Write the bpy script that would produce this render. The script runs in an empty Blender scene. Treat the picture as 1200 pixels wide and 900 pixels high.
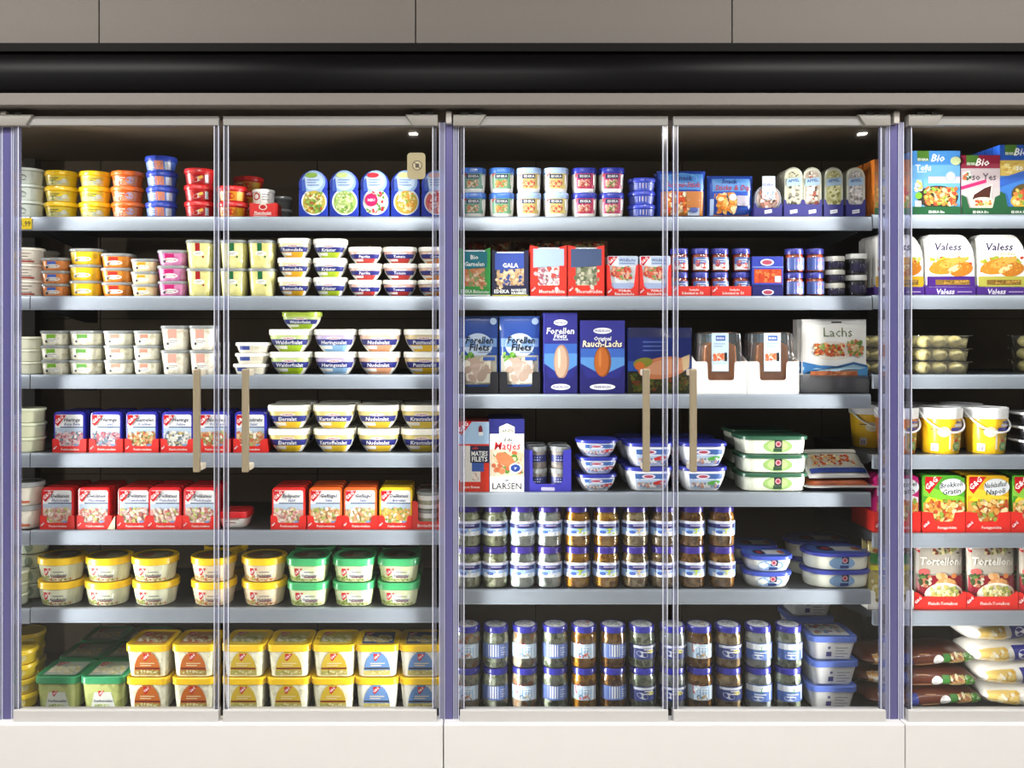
import bpy, bmesh, math, random
from mathutils import Vector, Matrix
random.seed(7)
SC = bpy.context.scene
COL = SC.collection
# ------------------------------------------------------------------ camera
FPX, CX, CY, EYE, CAMY = 1040.0, 547.0, 390.0, 1.5, -2.643
cam = bpy.data.cameras.new('camera'); camo = bpy.data.objects.new('camera', cam); COL.objects.link(camo)
cam.sensor_fit = 'HORIZONTAL'; cam.sensor_width = 36; cam.lens = FPX / 1200 * 36
cam.shift_x = (600 - CX) / 1200; cam.shift_y = -(450 - CY) / 1200
camo.location = (0, CAMY, EYE); camo.rotation_euler = (math.pi / 2, 0, 0)
cam.clip_start = 0.05
SC.camera = camo
def sc_(Y): return FPX / (Y - CAMY)
def PX(px, Y): return (px - CX) / sc_(Y)
def PZ(py, Y): return EYE - (py - CY) / sc_(Y)
U = 1 / sc_(0.02)                      # metres per photo pixel at the front of the goods
DY = -0.143                            # plane of the glass doors
# ------------------------------------------------------------------ world, exposure, lights
wd = bpy.data.worlds.new('world'); SC.world = wd; wd.use_nodes = True
wd.node_tree.nodes['Background'].inputs[0].default_value = (1.0, .96, .9, 1)
wd.node_tree.nodes['Background'].inputs[1].default_value = .10
vs = SC.view_settings
vs.view_transform = 'Standard'; vs.look = 'None'; vs.exposure = 0.34; vs.gamma = 1; vs.use_curve_mapping = False
SC.cycles.transparent_max_bounces = 24
SC.cycles.max_bounces = 8
POSTS = [PX(-512, DY), PX(7, DY), PX(526, DY), PX(1048, DY), PX(1570, DY)]
def area(name, loc, rot, sx, sy, power, col, spread=math.pi):
    l = bpy.data.lights.new(name, 'AREA'); l.shape = 'RECTANGLE'; l.size = sx; l.size_y = sy
    l.energy = power; l.color = col; l.spread = spread
    o = bpy.data.objects.new(name, l); COL.objects.link(o); o.location = loc; o.rotation_euler = rot
    return o
for i, x in enumerate(POSTS):          # lamp strips in the mullions, shining on the goods
    for sd in (-1, 1):                 # each strip has two lenses, turned towards the middle of either door
        area('mullion_lamp', (x + sd * .006, DY + .044, 1.235), (math.pi / 2, 0, sd * math.radians(-76)), .028, 1.72, 5.6, (1.0, .985, .965), math.radians(66))
for i, (x, y) in enumerate([(-3.3, -2.3), (0, -2.3), (3.3, -2.3), (-1.65, -1.5), (1.65, -1.5)]):  # ceiling tubes over the aisle
    area('ceiling_lamp', (x, y, 3.12), (0, 0, 0), 1.2, .16, 50, (1.0, .985, .965))
for x in (-.42, 1.57, 3.1):      # ceiling spots further back
    area('ceiling_spot', (x, -4.6, 3.06), (0, 0, 0), .06, .06, 8, (1.0, .93, .82))
# ------------------------------------------------------------------ materials
def lin(c):
    if isinstance(c, str):
        c = c.lstrip('#'); c = [int(c[i:i+2], 16) / 255 for i in (0, 2, 4)]
    return tuple((x / 12.92 if x <= .04045 else ((x + .055) / 1.055) ** 2.4) for x in c)
_M = {}
def mat(c, rough=.4, metal=0.0, spec=.5, grain=.06, gs=60, coat=0):
    k = (c, rough, metal, spec, grain, gs, coat)
    if k in _M: return _M[k]
    m = bpy.data.materials.new('surface_%03d' % len(_M)); m.use_nodes = True; nt = m.node_tree
    b = nt.nodes['Principled BSDF']; b.inputs['Roughness'].default_value = rough
    b.inputs['Metallic'].default_value = metal; b.inputs['Specular IOR Level'].default_value = spec
    b.inputs['Coat Weight'].default_value = coat; b.inputs['Coat Roughness'].default_value = .08
    L = lin(c)
    tc = nt.nodes.new('ShaderNodeTexCoord'); n = nt.nodes.new('ShaderNodeTexNoise'); n.inputs['Scale'].default_value = gs
    nt.links.new(tc.outputs['Object'], n.inputs['Vector'])
    r = nt.nodes.new('ShaderNodeMix'); r.data_type = 'RGBA'
    r.inputs[6].default_value = tuple(x * (1 - grain) for x in L) + (1,)
    r.inputs[7].default_value = tuple(min(1, x * (1 + grain)) for x in L) + (1,)
    nt.links.new(n.outputs['Fac'], r.inputs[0]); nt.links.new(r.outputs[2], b.inputs['Base Color'])
    _M[k] = m
    return m
def food(c1, c2, c3, scale=70, rough=.3):
    k = ('food', c1, c2, c3, scale)
    if k in _M: return _M[k]
    m = bpy.data.materials.new('food_%03d' % len(_M)); m.use_nodes = True; nt = m.node_tree
    b = nt.nodes['Principled BSDF']; b.inputs['Roughness'].default_value = rough; b.inputs['Coat Weight'].default_value = .5
    tc = nt.nodes.new('ShaderNodeTexCoord'); oi = nt.nodes.new('ShaderNodeObjectInfo')
    ad = nt.nodes.new('ShaderNodeVectorMath'); ad.operation = 'ADD'
    ml = nt.nodes.new('ShaderNodeVectorMath'); ml.operation = 'SCALE'; ml.inputs[0].default_value = (1, 1, 1)
    nt.links.new(oi.outputs['Random'], ml.inputs[3])
    nt.links.new(tc.outputs['Object'], ad.inputs[0]); nt.links.new(ml.outputs[0], ad.inputs[1])
    v = nt.nodes.new('ShaderNodeTexVoronoi'); v.inputs['Scale'].default_value = scale
    n = nt.nodes.new('ShaderNodeTexNoise'); n.inputs['Scale'].default_value = scale * .8; n.inputs['Detail'].default_value = 4
    nt.links.new(ad.outputs[0], v.inputs['Vector']); nt.links.new(ad.outputs[0], n.inputs['Vector'])
    sx = nt.nodes.new('ShaderNodeSeparateColor'); nt.links.new(v.outputs['Color'], sx.inputs[0])
    r = nt.nodes.new('ShaderNodeValToRGB'); e = r.color_ramp.elements
    e[0].position = 0; e[0].color = lin(c1) + (1,); e[1].position = 1; e[1].color = lin(c3) + (1,)
    q = e.new(.5); q.color = lin(c2) + (1,)
    nt.links.new(sx.outputs[0], r.inputs[0])
    r2 = nt.nodes.new('ShaderNodeValToRGB'); r2.color_ramp.elements[0].color = lin(c1) + (1,); r2.color_ramp.elements[1].color = lin(c2) + (1,)
    r2.color_ramp.elements[0].position = .35; r2.color_ramp.elements[1].position = .65
    nt.links.new(n.outputs['Fac'], r2.inputs[0])
    mx = nt.nodes.new('ShaderNodeMix'); mx.data_type = 'RGBA'; mx.inputs[0].default_value = .2
    nt.links.new(r.outputs[0], mx.inputs[6]); nt.links.new(r2.outputs[0], mx.inputs[7])
    nt.links.new(mx.outputs[2], b.inputs['Base Color'])
    bp = nt.nodes.new('ShaderNodeBump'); bp.inputs['Strength'].default_value = .5; bp.inputs['Distance'].default_value = .002
    nt.links.new(v.outputs['Distance'], bp.inputs['Height']); nt.links.new(bp.outputs[0], b.inputs['Normal'])
    _M[k] = m
    return m
def clear(tint='#ffffff', rough=.03, refl=1.0, haze=0.0):
    k = ('clear', tint, rough, refl, haze)
    if k in _M: return _M[k]
    m = bpy.data.materials.new('clear_%03d' % len(_M)); m.use_nodes = True; nt = m.node_tree
    out = nt.nodes['Material Output']; nt.nodes.remove(nt.nodes['Principled BSDF'])
    t = nt.nodes.new('ShaderNodeBsdfTransparent'); t.inputs[0].default_value = lin(tint) + (1,)
    g = nt.nodes.new('ShaderNodeBsdfGlossy'); g.inputs['Roughness'].default_value = rough
    f = nt.nodes.new('ShaderNodeFresnel'); f.inputs[0].default_value = 1.45
    mu = nt.nodes.new('ShaderNodeMath'); mu.operation = 'MULTIPLY'; mu.inputs[1].default_value = refl
    nt.links.new(f.outputs[0], mu.inputs[0])
    mx = nt.nodes.new('ShaderNodeMixShader'); nt.links.new(mu.outputs[0], mx.inputs[0])
    src = t.outputs[0]
    if haze:
        d = nt.nodes.new('ShaderNodeBsdfDiffuse'); d.inputs[0].default_value = lin(tint) + (1,)
        mh = nt.nodes.new('ShaderNodeMixShader'); mh.inputs[0].default_value = haze
        nt.links.new(t.outputs[0], mh.inputs[1]); nt.links.new(d.outputs[0], mh.inputs[2]); src = mh.outputs[0]
    nt.links.new(src, mx.inputs[1]); nt.links.new(g.outputs[0], mx.inputs[2]); nt.links.new(mx.outputs[0], out.inputs[0])
    _M[k] = m
    return m
def print_mat():
    m = bpy.data.materials.new('printed_colours'); m.use_nodes = True; nt = m.node_tree
    b = nt.nodes['Principled BSDF']; b.inputs['Roughness'].default_value = .35
    a = nt.nodes.new('ShaderNodeAttribute'); a.attribute_name = 'Col'
    nt.links.new(a.outputs['Color'], b.inputs['Base Color'])
    return m
PRINT = print_mat()
# ------------------------------------------------------------------ mesh helpers
def finish(name, V, F, m=None, smooth=None, mats=None):
    me = bpy.data.meshes.new(name); me.from_pydata([tuple(v) for v in V], [], F)
    if m: me.materials.append(m)
    if smooth is not None:
        for p in me.polygons: p.use_smooth = True
        me.set_sharp_from_angle(angle=math.radians(smooth))
    me.update()
    return me
def box(x0, x1, y0, y1, z0, z1, m, bev=0.0, name='box'):
    bm = bmesh.new()
    v = [bm.verts.new((x, y, z)) for x in (x0, x1) for y in (y0, y1) for z in (z0, z1)]
    for f in ((0,1,3,2), (4,6,7,5), (0,4,5,1), (2,3,7,6), (0,2,6,4), (1,5,7,3)): bm.faces.new([v[i] for i in f])
    if bev: bmesh.ops.bevel(bm, geom=list(bm.edges), offset=bev, segments=2, affect='EDGES', profile=.6)
    bmesh.ops.recalc_face_normals(bm, faces=bm.faces)
    me = bpy.data.meshes.new(name); bm.to_mesh(me); bm.free(); me.materials.append(m)
    return me
def prism(pts, y0, y1, m, bev=0.0, axis='y', name='prism'):
    """outline in the x-z plane pushed along y (or outline y-z along x)"""
    bm = bmesh.new()
    P = (lambda a, b, t: (a, t, b)) if axis == 'y' else (lambda a, b, t: (t, a, b))
    A = [bm.verts.new(P(a, b, y0)) for a, b in pts]; B = [bm.verts.new(P(a, b, y1)) for a, b in pts]
    n = len(pts)
    bm.faces.new(A); bm.faces.new(B[::-1])
    for i in range(n): bm.faces.new((A[i], A[(i+1) % n], B[(i+1) % n], B[i]))
    if bev:
        es = [e for e in bm.edges if (e.verts[0] in A) == (e.verts[1] in A)]
        bmesh.ops.bevel(bm, geom=es, offset=bev, segments=2, affect='EDGES', profile=.5)
    bmesh.ops.recalc_face_normals(bm, faces=bm.faces)
    me = bpy.data.meshes.new(name); bm.to_mesh(me); bm.free(); me.materials.append(m)
    for p in me.polygons: p.use_smooth = True
    me.set_sharp_from_angle(angle=math.radians(28))
    return me
def rrect(x0, x1, z0, z1, rt, rb=None, n=5):
    rb = rt if rb is None else rb
    P = []
    for cx, cz, a0, r in ((x1 - rb, z0 + rb, -90, rb), (x1 - rt, z1 - rt, 0, rt), (x0 + rt, z1 - rt, 90, rt), (x0 + rb, z0 + rb, 180, rb)):
        if r <= 1e-6: P.append((cx, cz)); continue
        for i in range(n + 1):
            a = math.radians(a0 + 90 * i / n); P.append((cx + r * math.cos(a), cz + r * math.sin(a)))
    return P
def tube(path, r, m, n=8, name='tube'):
    V, F = [], []
    path = [Vector(p) for p in path]
    for i, p in enumerate(path):
        t = (path[min(i+1, len(path)-1)] - path[max(i-1, 0)]).normalized()
        a = t.orthogonal().normalized() if i == 0 else (a - t * a.dot(t)).normalized()
        b = t.cross(a)
        for k in range(n):
            q = 2 * math.pi * k / n; V.append(p + (a * math.cos(q) + b * math.sin(q)) * r)
    for i in range(len(path) - 1):
        for k in range(n): F.append((i*n+k, i*n+(k+1) % n, (i+1)*n+(k+1) % n, (i+1)*n+k))
    F.append(tuple(range(n))[::-1]); F.append(tuple((len(path)-1)*n + k for k in range(n)))
    return finish(name, V, F, m, 50)
class Loft:
    """stack of rounded-rectangle rings: profile [(z, half width, half depth, corner radius)] in photo pixels"""
    def __init__(s, prof): s.p = [tuple(a * U for a in q) for q in prof]
    def at(s, z):
        p = s.p
        if z <= p[0][0]: return p[0][1:]
        for a, b in zip(p, p[1:]):
            if z <= b[0]:
                t = (z - a[0]) / max(b[0] - a[0], 1e-9); return tuple(a[i] + (b[i] - a[i]) * t for i in (1, 2, 3))
        return p[-1][1:]
    def girth(s, z):
        w, d, r = s.at(z); r = min(r, w, d); return w - r + r * math.pi / 2
    def surf(s, u, v, h):
        w, d, r = s.at(v); r = min(r, w, d); f = w - r; sg = 1 if u >= 0 else -1; a = abs(u)
        if a <= f: return (u, -d - h, v)
        q = (a - f) / max(r, 1e-6); q = min(q, math.pi / 2)
        return (sg * (f + (r + h) * math.sin(q)), -d + r - (r + h) * math.cos(q), v)
    def mesh(s, m, name='loft', k=6, top=True, bottom=True, smooth=35):
        V, F = [], []
        for z, w, d, r in s.p:
            r = min(r, w, d)
            for cx, cy, a0 in ((w - r, -d + r, -90), (w - r, d - r, 0), (-w + r, d - r, 90), (-w + r, -d + r, 180)):
                for i in range(k + 1):
                    a = math.radians(a0 + 90 * i / k); V.append((cx + r * math.cos(a), cy + r * math.sin(a), z))
        n = 4 * (k + 1)
        for i in range(len(s.p) - 1):
            for j in range(n): F.append((i*n+j, i*n+(j+1) % n, (i+1)*n+(j+1) % n, (i+1)*n+j))
        if bottom: F.append(tuple(range(n))[::-1])
        if top: F.append(tuple((len(s.p)-1)*n + j for j in range(n)))
        return finish(name, V, F, m, smooth)
class Pillow:
    def __init__(s, w, h, t, e=.85): s.w, s.h, s.t, s.e = w * U, h * U, t * U, e
    def surf(s, u, v, h):
        a = max(0, 1 - abs(2 * u / s.w) ** 4.0); b = max(0, 1 - abs(2 * v / s.h - 1) ** 4.0)
        return (u, -s.t / 2 * (a * b) ** .6 - .0006 - h, v)
    def mesh(s, m, name='pouch', n=12):
        V, F = [], []
        for sg in (1, -1):
            for j in range(n + 1):
                for i in range(n + 1):
                    x, y, z = s.surf(-s.w/2 + s.w * i / n, s.h * j / n, 0); V.append((x, y * sg, z))
        q = (n + 1) ** 2
        for j in range(n):
            for i in range(n):
                a = j * (n+1) + i; F.append((a, a+1, a+n+2, a+n+1)); F.append((q+a, q+a+n+1, q+a+n+2, q+a+1))
        ring = [i for i in range(n)] + [j*(n+1)+n for j in range(n)] + [n*(n+1)+i for i in range(n, 0, -1)] + [j*(n+1) for j in range(n, 0, -1)]
        for a, b in zip(ring, ring[1:] + ring[:1]): F.append((b, a, q + a, q + b))
        return finish(name, V, F, m, 60)
def flat(y): return lambda u, v, h: (u, y - h, v)
def topface(z): return lambda u, v, h: (u, v, z + h)
# ------------------------------------------------------------------ lettering and print
_T = {}
def glyphs(t, bold):
    k = (t, bold)
    if k in _T: return _T[k]
    cu = bpy.data.curves.new('lettering', 'FONT'); cu.body = t; cu.size = 1; cu.resolution_u = 1
    if bold: cu.offset = .018
    o = bpy.data.objects.new('lettering', cu)
    me = bpy.data.meshes.new_from_object(o)
    V = [(v.co.x, v.co.y) for v in me.vertices]; F = [tuple(p.vertices) for p in me.polygons]
    bpy.data.objects.remove(o); bpy.data.curves.remove(cu); bpy.data.meshes.remove(me)
    if V:
        x0 = min(v[0] for v in V); x1 = max(v[0] for v in V)
        V = [(x - (x0 + x1) / 2, (y - .35) / .7) for x, y in V]; W = (x1 - x0)
    else: W = 0
    V = [(x / .7, y) for x, y in V]
    _T[k] = (V, F, W / .7)
    return _T[k]
class Decal:
    def __init__(s, surf, curved=0, h0=.0004): s.surf = surf; s.V = []; s.F = []; s.C = []; s.h = h0; s.cv = curved; s.dh = .00003 if not curved else .00008; s.tx = 0.0
    def put(s, pts, faces, c):
        b = len(s.V); L = tuple(.84 * q for q in lin(c)) + (1,); s.h += s.dh
        for u, v in pts: s.V.append(s.surf(u * U, v * U, s.h)); s.C.append(L)
        for f in faces: s.F.append(tuple(i + b for i in f))
    def rect(s, x0, z0, x1, z1, c, nv=1):
        nu = max(1, int((x1 - x0) / 3)) if s.cv else 1
        if s.cv > 1: nv = max(nv, int((z1 - z0) / 3), 1)
        P = [(x0 + (x1 - x0) * i / nu, z0 + (z1 - z0) * j / nv) for j in range(nv + 1) for i in range(nu + 1)]
        s.put(P, [(j*(nu+1)+i, j*(nu+1)+i+1, (j+1)*(nu+1)+i+1, (j+1)*(nu+1)+i) for j in range(nv) for i in range(nu)], c)
    def band(s, L, z0, z1, c, f0=-1, f1=1, nu=20, nv=2):
        P = []
        for j in range(nv + 1):
            z = z0 + (z1 - z0) * j / nv; g = L.girth(z * U) / U
            P += [(g * (f0 + (f1 - f0) * i / nu), z) for i in range(nu + 1)]
        s.put(P, [(j*(nu+1)+i, j*(nu+1)+i+1, (j+1)*(nu+1)+i+1, (j+1)*(nu+1)+i) for j in range(nv) for i in range(nu)], c)
    def ell(s, cx, cz, rx, rz, c, n=16, rot=0):
        cr, sr = math.cos(rot), math.sin(rot); P = [(cx, cz)]
        for i in range(n):
            a = 2 * math.pi * i / n; x, y = rx * math.cos(a), rz * math.sin(a); P.append((cx + x*cr - y*sr, cz + x*sr + y*cr))
        s.put(P, [(0, i + 1, (i + 1) % n + 1) for i in range(n)], c)
    def poly(s, pts, c): s.put(pts, [tuple(range(len(pts)))], c)
    def text(s, t, cx, cz, h, c, wmax=None, shear=0.0, bold=True, rot=0.0):
        V, F, W = glyphs(t, bold); kx = h
        if wmax and W * h > wmax: kx = wmax / W
        cr, sr = math.cos(rot), math.sin(rot); P = []
        for x, y in V:
            a, b = x * kx + shear * y * h, y * h; P.append((cx + a*cr - b*sr, cz + a*sr + b*cr))
        s.h += s.tx; s.put(P, F, c); s.h -= s.tx
    def lines(s, x0, z0, x1, n, gap, h, c):
        for i in range(n): s.rect(x0, z0 - i * gap, x1 - (x1 - x0) * .25 * (i % 2), z0 - i * gap + h, c)
    def food(s, x0, z0, x1, z1, cols, n=26, seed=1, r0=.10, r1=.22):
        R = random.Random(seed); w, h = x1 - x0, z1 - z0; q = min(w, h); n = int(n * 2.4); r0 *= .55; r1 *= .62; dh = s.dh; s.dh = .00002 if dh < .0001 else .00004
        for i in range(n):
            rx, rz = q * R.uniform(r0, r1), q * R.uniform(r0, r1) * .8
            rx, rz = min(rx, w / 2), min(rz, h / 2)
            s.ell(R.uniform(x0 + rx, x1 - rx), R.uniform(z0 + rz, z1 - rz), rx, rz, R.choice(cols), 8, R.uniform(0, 3) if rx < w*.3 and rz < h*.3 and abs(rx-rz) < q*.08 else 0)
        s.dh = dh
    def gg(s, x, z, k):
        """red ribbon badge with white script strokes"""
        s.poly([(x, z), (x, z - k * .75), (x + k * .25, z - k), (x + k, z)], '#c8141e')
        s.text('G&G', x + k * .36, z - k * .38, k * .3, '#ffffff', rot=.75, shear=.2)
    def mesh(s, name='print'):
        me = finish(name, s.V, s.F, PRINT)
        a = me.color_attributes.new('Col', 'FLOAT_COLOR', 'POINT')
        a.data.foreach_set('color', [x for c in s.C for x in c])
        return me
# ------------------------------------------------------------------ objects
def link(name, me, parent=None, loc=None):
    o = bpy.data.objects.new(name, me); COL.objects.link(o)
    if parent: o.parent = parent
    if loc is not None: o.location = loc
    return o
def tag(o, label=None, cat=None, group=None, kind=None):
    if label:
        o['label'] = label
        if not 4 <= len(label.split()) <= 16: print('LABEL LENGTH', len(label.split()), label)
    if cat: o['category'] = cat
    if group: o['group'] = group
    if kind: o['kind'] = kind
    return o
def empty(name, loc=(0, 0, 0), rz=0):
    e = bpy.data.objects.new(name, None); COL.objects.link(e); e.location = loc; e.rotation_euler = (0, 0, rz)
    e.empty_display_size = .03
    return e
class Kind:
    """one kind of goods: name, category, size and a list of (part name, mesh, list of sub-parts)"""
    def __init__(s, name, cat, w, h, d, parts): s.name, s.cat, s.w, s.h, s.d, s.parts = name, cat, w*U, h*U, d*U, parts
    def put(s, loc, rz, label, group):
        e = empty(s.name, loc, rz); tag(e, label, s.cat, group)
        for p in s.parts:
            o = link(p[0], p[1], e)
            for q in (p[2] if len(p) > 2 else ()): link(q[0], q[1], o)
        return e
RAIL = dict(A1=254, A2=347, A3=439, A4=531, A5=621.5, A6=712.5, A7=835, B1=254, B2=347, B3=462, B4=577, B5=691, B6=835,
            C1=251.5, C2=346, C3=439, C4=533, C5=625, C6=716, C7=835)
def rowz(r): return PZ(RAIL[r], 0.0) - .0005 if RAIL[r] < 830 else PZ(831.5, .02)
LV = {1: [''], 2: ['lower', 'upper'], 3: ['bottom', 'middle', 'top'], 4: ['bottom', 'second lowest', 'third', 'top']}
RK = ['', 'second rank', 'third rank', 'fourth rank', 'fifth rank']
def put(k, cx, row, desc, group, n=1, y=.008, ranks=1, gap=2, rot=0.0, mid=.5, jit=1.2, base=0, skip=(), lift=0.0, slots=None):
    """stand goods on a shelf: n high, ranks deep; cx is the photo column of the goods' front"""
    for r in range(ranks):
        for i in range(n):
            if (r, i) in skip: continue
            yc = y + k.d / 2 + r * (k.d + gap * U)
            x = PX(cx, y + k.d * mid) + random.uniform(-.4, .4) * U * jit
            a = []
            if n > 1: a.append(LV[n][i] + ' in stack')
            if ranks > 1: a.append(RK[r] if r else 'front rank')
            lab = desc + (', ' + ', '.join(a) if a else '')
            k.put((x, yc, rowz(row) + i * (k.h + .0004) + lift), math.radians(rot + random.uniform(-1, 1) * jit), lab, group)
# ================================================================== the setting
XL, XR = -2.55, 2.45
M_rail = mat('#9aa2ae', .36, .45, .5, .05, 25)
M_board = mat('#34373b', .5, .2, .5, .06, 30)
M_dark = mat('#5c4f3f', .55, 0, .3, .12, 14)  # warm brown includes the shop's reflection in the door glass, put into the colour
M_soffit = mat('#6f6963', .7, 0, .3, .05, 220)
M_black = mat('#050405', .34, 0, .07, .15, 300)
M_white = mat('#dbd9d8', .4, 0, .4, .02, 12)
M_alu = mat('#868480', .42, .2, .5, .04, 40)
M_grey = mat('#6e6862', .5, 0, .4, .04, 80)
tag(link('floor', box(-5, 5, -8, .6, -.05, 0, mat('#b9b4ac', .35, 0, .5, .05, 5))), 'pale grey tiled shop floor in front of the case', 'floor', kind='structure')
tag(link('ceiling', box(-5, 5, -8, .6, 3.2, 3.25, mat('#d8d4cc', .8, 0, .2, .03, 9))), 'off-white shop ceiling above the aisle', 'ceiling', kind='structure')
YS = -.12
wall = link('wall_back', box(XL - 1, XR + 1, YS + .012, YS + .05, 2.2, 3.2, mat('#3c3833', .9)))
tag(wall, 'beige panelled wall above the black canopy', 'wall', kind='structure')
seams = [-255, 116, 487, 858, 1229, 1600]
for a, b in zip(seams, seams[1:]):
    link('panel', box(PX(a, YS) + .0018, PX(b, YS) - .0018, YS, YS + .012, 2.2, 3.19, M_soffit, .0012), wall)
case = empty('refrigerated_display_case', (0, 0, 0))
tag(case, 'long refrigerated display case with black canopy and white base', 'display case')
def seg(y, a, b): return PZ(a, y), PZ(b, y)
# canopy: black rounded bumper, grey strip below it, brown recess
yb = -.20
zt, zb = PZ(58, yb), PZ(108, yb)
pts = [(-.06, zb), (yb + .012, zb), (yb, zb + .008), (yb - .004, zb + .05), (yb + .001, zt - .03), (yb + .010, zt - .012), (yb + .026, zt - .002), (yb + .04, zt), (-.06, zt)]
link('canopy_bumper', prism(pts, XL, XR, M_black, axis='x'), case)
link('canopy_lip', box(XL, XR, yb + .018, -.06, zt, PZ(50, yb + .018), mat('#0c0a09', .6, 0, .1), .002), case)
link('canopy_strip', box(XL, XR, yb + .008, -.05, PZ(123, yb + .008), zb, M_grey, .002), case)
link('canopy_recess', box(XL, XR, DY + .012, -.05, PZ(140, DY), PZ(122, DY), mat('#5a4e44', .6)), case)
ZTOP = PZ(137, DY); ZD0, ZD1 = PZ(848, DY), PZ(137, DY)
DECK = rowz('A7')
YB = .50
link('interior_ceiling', box(XL, XR, DY + .03, YB + .03, ZTOP, ZTOP + .02, mat('#5c4f3f', .7, 0, .2)), case)  # same brown as the rear panels, with the glass reflection in it
link('deck', box(XL, XR, DY + .02, YB + .03, DECK - .03, DECK, mat('#211f1d', .6, 0, .3)), case)
link('end_wall', box(XL - .02, XL, DY + .02, YB + .03, .1, ZTOP, M_dark), case)
link('end_wall', box(XR, XR + .02, DY + .02, YB + .03, .1, ZTOP, M_dark), case)
link('rear_shell', box(XL, XR, YB + .012, YB + .03, .1, ZTOP, mat('#0b0a09', .9)), case)
bs = [-400, -120, 118, 372, 628, 800, 963, 1200, 1450]      # joints of the dark rear panels
for a, b in zip(bs, bs[1:]):
    xa = max(XL, PX(a, YB)); xb = min(XR, PX(b, YB))
    for z0, z1 in ((DECK, 1.0), (1.0, 1.55), (1.55, PZ(182, YB)), (PZ(182, YB), ZTOP)):
        link('rear_panel', box(xa + .002, xb - .002, YB, YB + .012, z0 + .001, z1 - .001, M_dark, .0015), case)
JOIN = [-456, 36.5, 527, 1021, 1513]
for j in JOIN[1:4]:
    link('upright', box(PX(j, .47) - .02, PX(j, .47) + .02, .455, .5, DECK, ZTOP, mat('#2a2622', .5)), case)
# base panels, sill
for a, b in ((-512, 0), (0, 520), (520, 1055), (1055, 1500)):
    link('base_panel', box(PX(a, DY) + .0012, PX(b, DY) - .0012, DY - .03, DY + .03, .10, PZ(849, DY - .03), M_white, .004), case)
link('plinth', box(XL, XR, DY + .0, .4, 0, .10, mat('#3a3a3c', .6)), case)
# mullions between the bays, lilac shine of the lamps put into the profile colour
for x in POSTS[1:4]:
    z0, z1 = DECK - .02, PZ(143, DY)
    mu = link('mullion', box(x - .0115, x + .0125, DY + .004, DY + .040, z0, z1, mat('#5a5788', .2, .2, .6, .04), .004), case)
    for xa, xb in ((-.0275, -.0125), (.0135, .0265)):
        link('flange', box(x + xa, x + xb, DY + .006, DY + .034, z0, z1, clear('#c4c6e6', .1, 1.2, .35)), mu)
    for q, w in ((-.0275, .0016), (-.0125, .0012), (.0134, .0014), (.0195, .0012), (.0258, .0022)):
        link('bead', box(x + q, x + q + w, DY + .002, DY + .006, z0, z1, mat('#d4d6ea', .2, 0, .6, .02)), mu)
    link('mullion_cap', box(x - .008, x + .008, DY - .016, DY + .02, PZ(146, DY), PZ(132, DY), mat('#a8a39c', .5), .002), case)
# hinge covers at the heads of the mullions
for i, (a, b) in enumerate(((-30, 38), (475, 513), (531, 570), (1006, 1044), (1065, 1106))):
    sl = 8
    ybr = DY - .018
    z0, z1 = PZ(147, ybr), PZ(134, ybr)
    xa, xb = PX(a, ybr), PX(b, ybr)
    left_taper = i in (1, 3)
    P = [(xa + (sl * U if left_taper else 0), z0), (xb - (0 if left_taper else sl * U), z0), (xb, z1), (xa, z1)]
    hc = link('hinge_cover', prism(P, ybr, DY + .01, mat('#85817a', .5), .002), case)
    for t in (.35, .75):
        xm = xa + (xb - xa) * t
        link('slot', box(xm - .010, xm + .010, ybr - .0006, ybr + .004, z1 - .001, z1 + .007, mat('#0a0908', .7)), hc)
# ------------------------------------------------------------------ shelves
ORD = {1: 'top', 2: 'second', 3: 'third', 4: 'fourth', 5: 'fifth', 6: 'sixth'}
BAYN = {'Z': 'bay cut off at the photo edge, beside the tag', 'A': 'bay of tubs and salads', 'B': 'bay of fish and jars', 'C': 'bay of ready meals'}
def shelf(bay, idx, a, b, py):
    z = PZ(py, 0)
    e = empty('shelf', (PX((a + b) / 2, 0), 0, z)); w = PX(b, 0) - PX(a, 0) - .003
    tag(e, '%s metal shelf in the %s' % (ORD[idx], BAYN[bay]), 'shelf', 'shelves of the display case')
    link('board', box(-w/2, w/2, .003, .455, -.014, -.0006, M_board, .001), e)
    h = 16.2 / sc_(0)
    pr = [(-.004, -.0012), (-.0005, .0008), (.006, .0008), (.006, -h), (-.004, -h), (-.0075, -h + .004), (-.0065, -.008)]
    r = link('price_rail', prism(pr, -w/2, w/2, M_rail, axis='x'), e)
    link('rail_lip', box(-w/2, w/2, -.0085, -.0055, -h, -h + .0032, mat('#a4abb6', .3, .4)), r)
    for s in (-1, 1):
        P = [(.008, -.014), (.455, -.014), (.455, -.075), (.40, -.075), (.05, -.034)]
        x = s * (w/2 - .006); link('bracket', prism(P, x - .0015, x + .0015, M_board, axis='x'), e)
for r in range(1, 7):
    y = RAIL['A%d' % r]
    shelf('Z', r, JOIN[0], JOIN[1], y + (1 if r > 4 else 0)); shelf('A', r, JOIN[1], JOIN[2], y)
    shelf('C', r, JOIN[3] + (1 if r > 2 else 0), JOIN[4], RAIL['C%d' % r])
    if r < 6: shelf('B', r, JOIN[2], JOIN[3] - (1 if r > 2 else 0), RAIL['B%d' % r])
# price tag on the rail
pt = empty('price_tag', (PX(29.5, -.01), -.0100, PZ(262, -.01)))
tag(pt, 'small yellow price tag on the shelf rail under the pale tubs', 'price tag')
link('card', box(-7.5*U, 7.5*U, -.001, .001, -6.5*U, 6.5*U, mat('#e8c818', .4)), pt)
D = Decal(flat(-.001)); D.text('1,99', 1, 0, 6, '#3a3010', 11); link('print', D.mesh(), pt)
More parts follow.
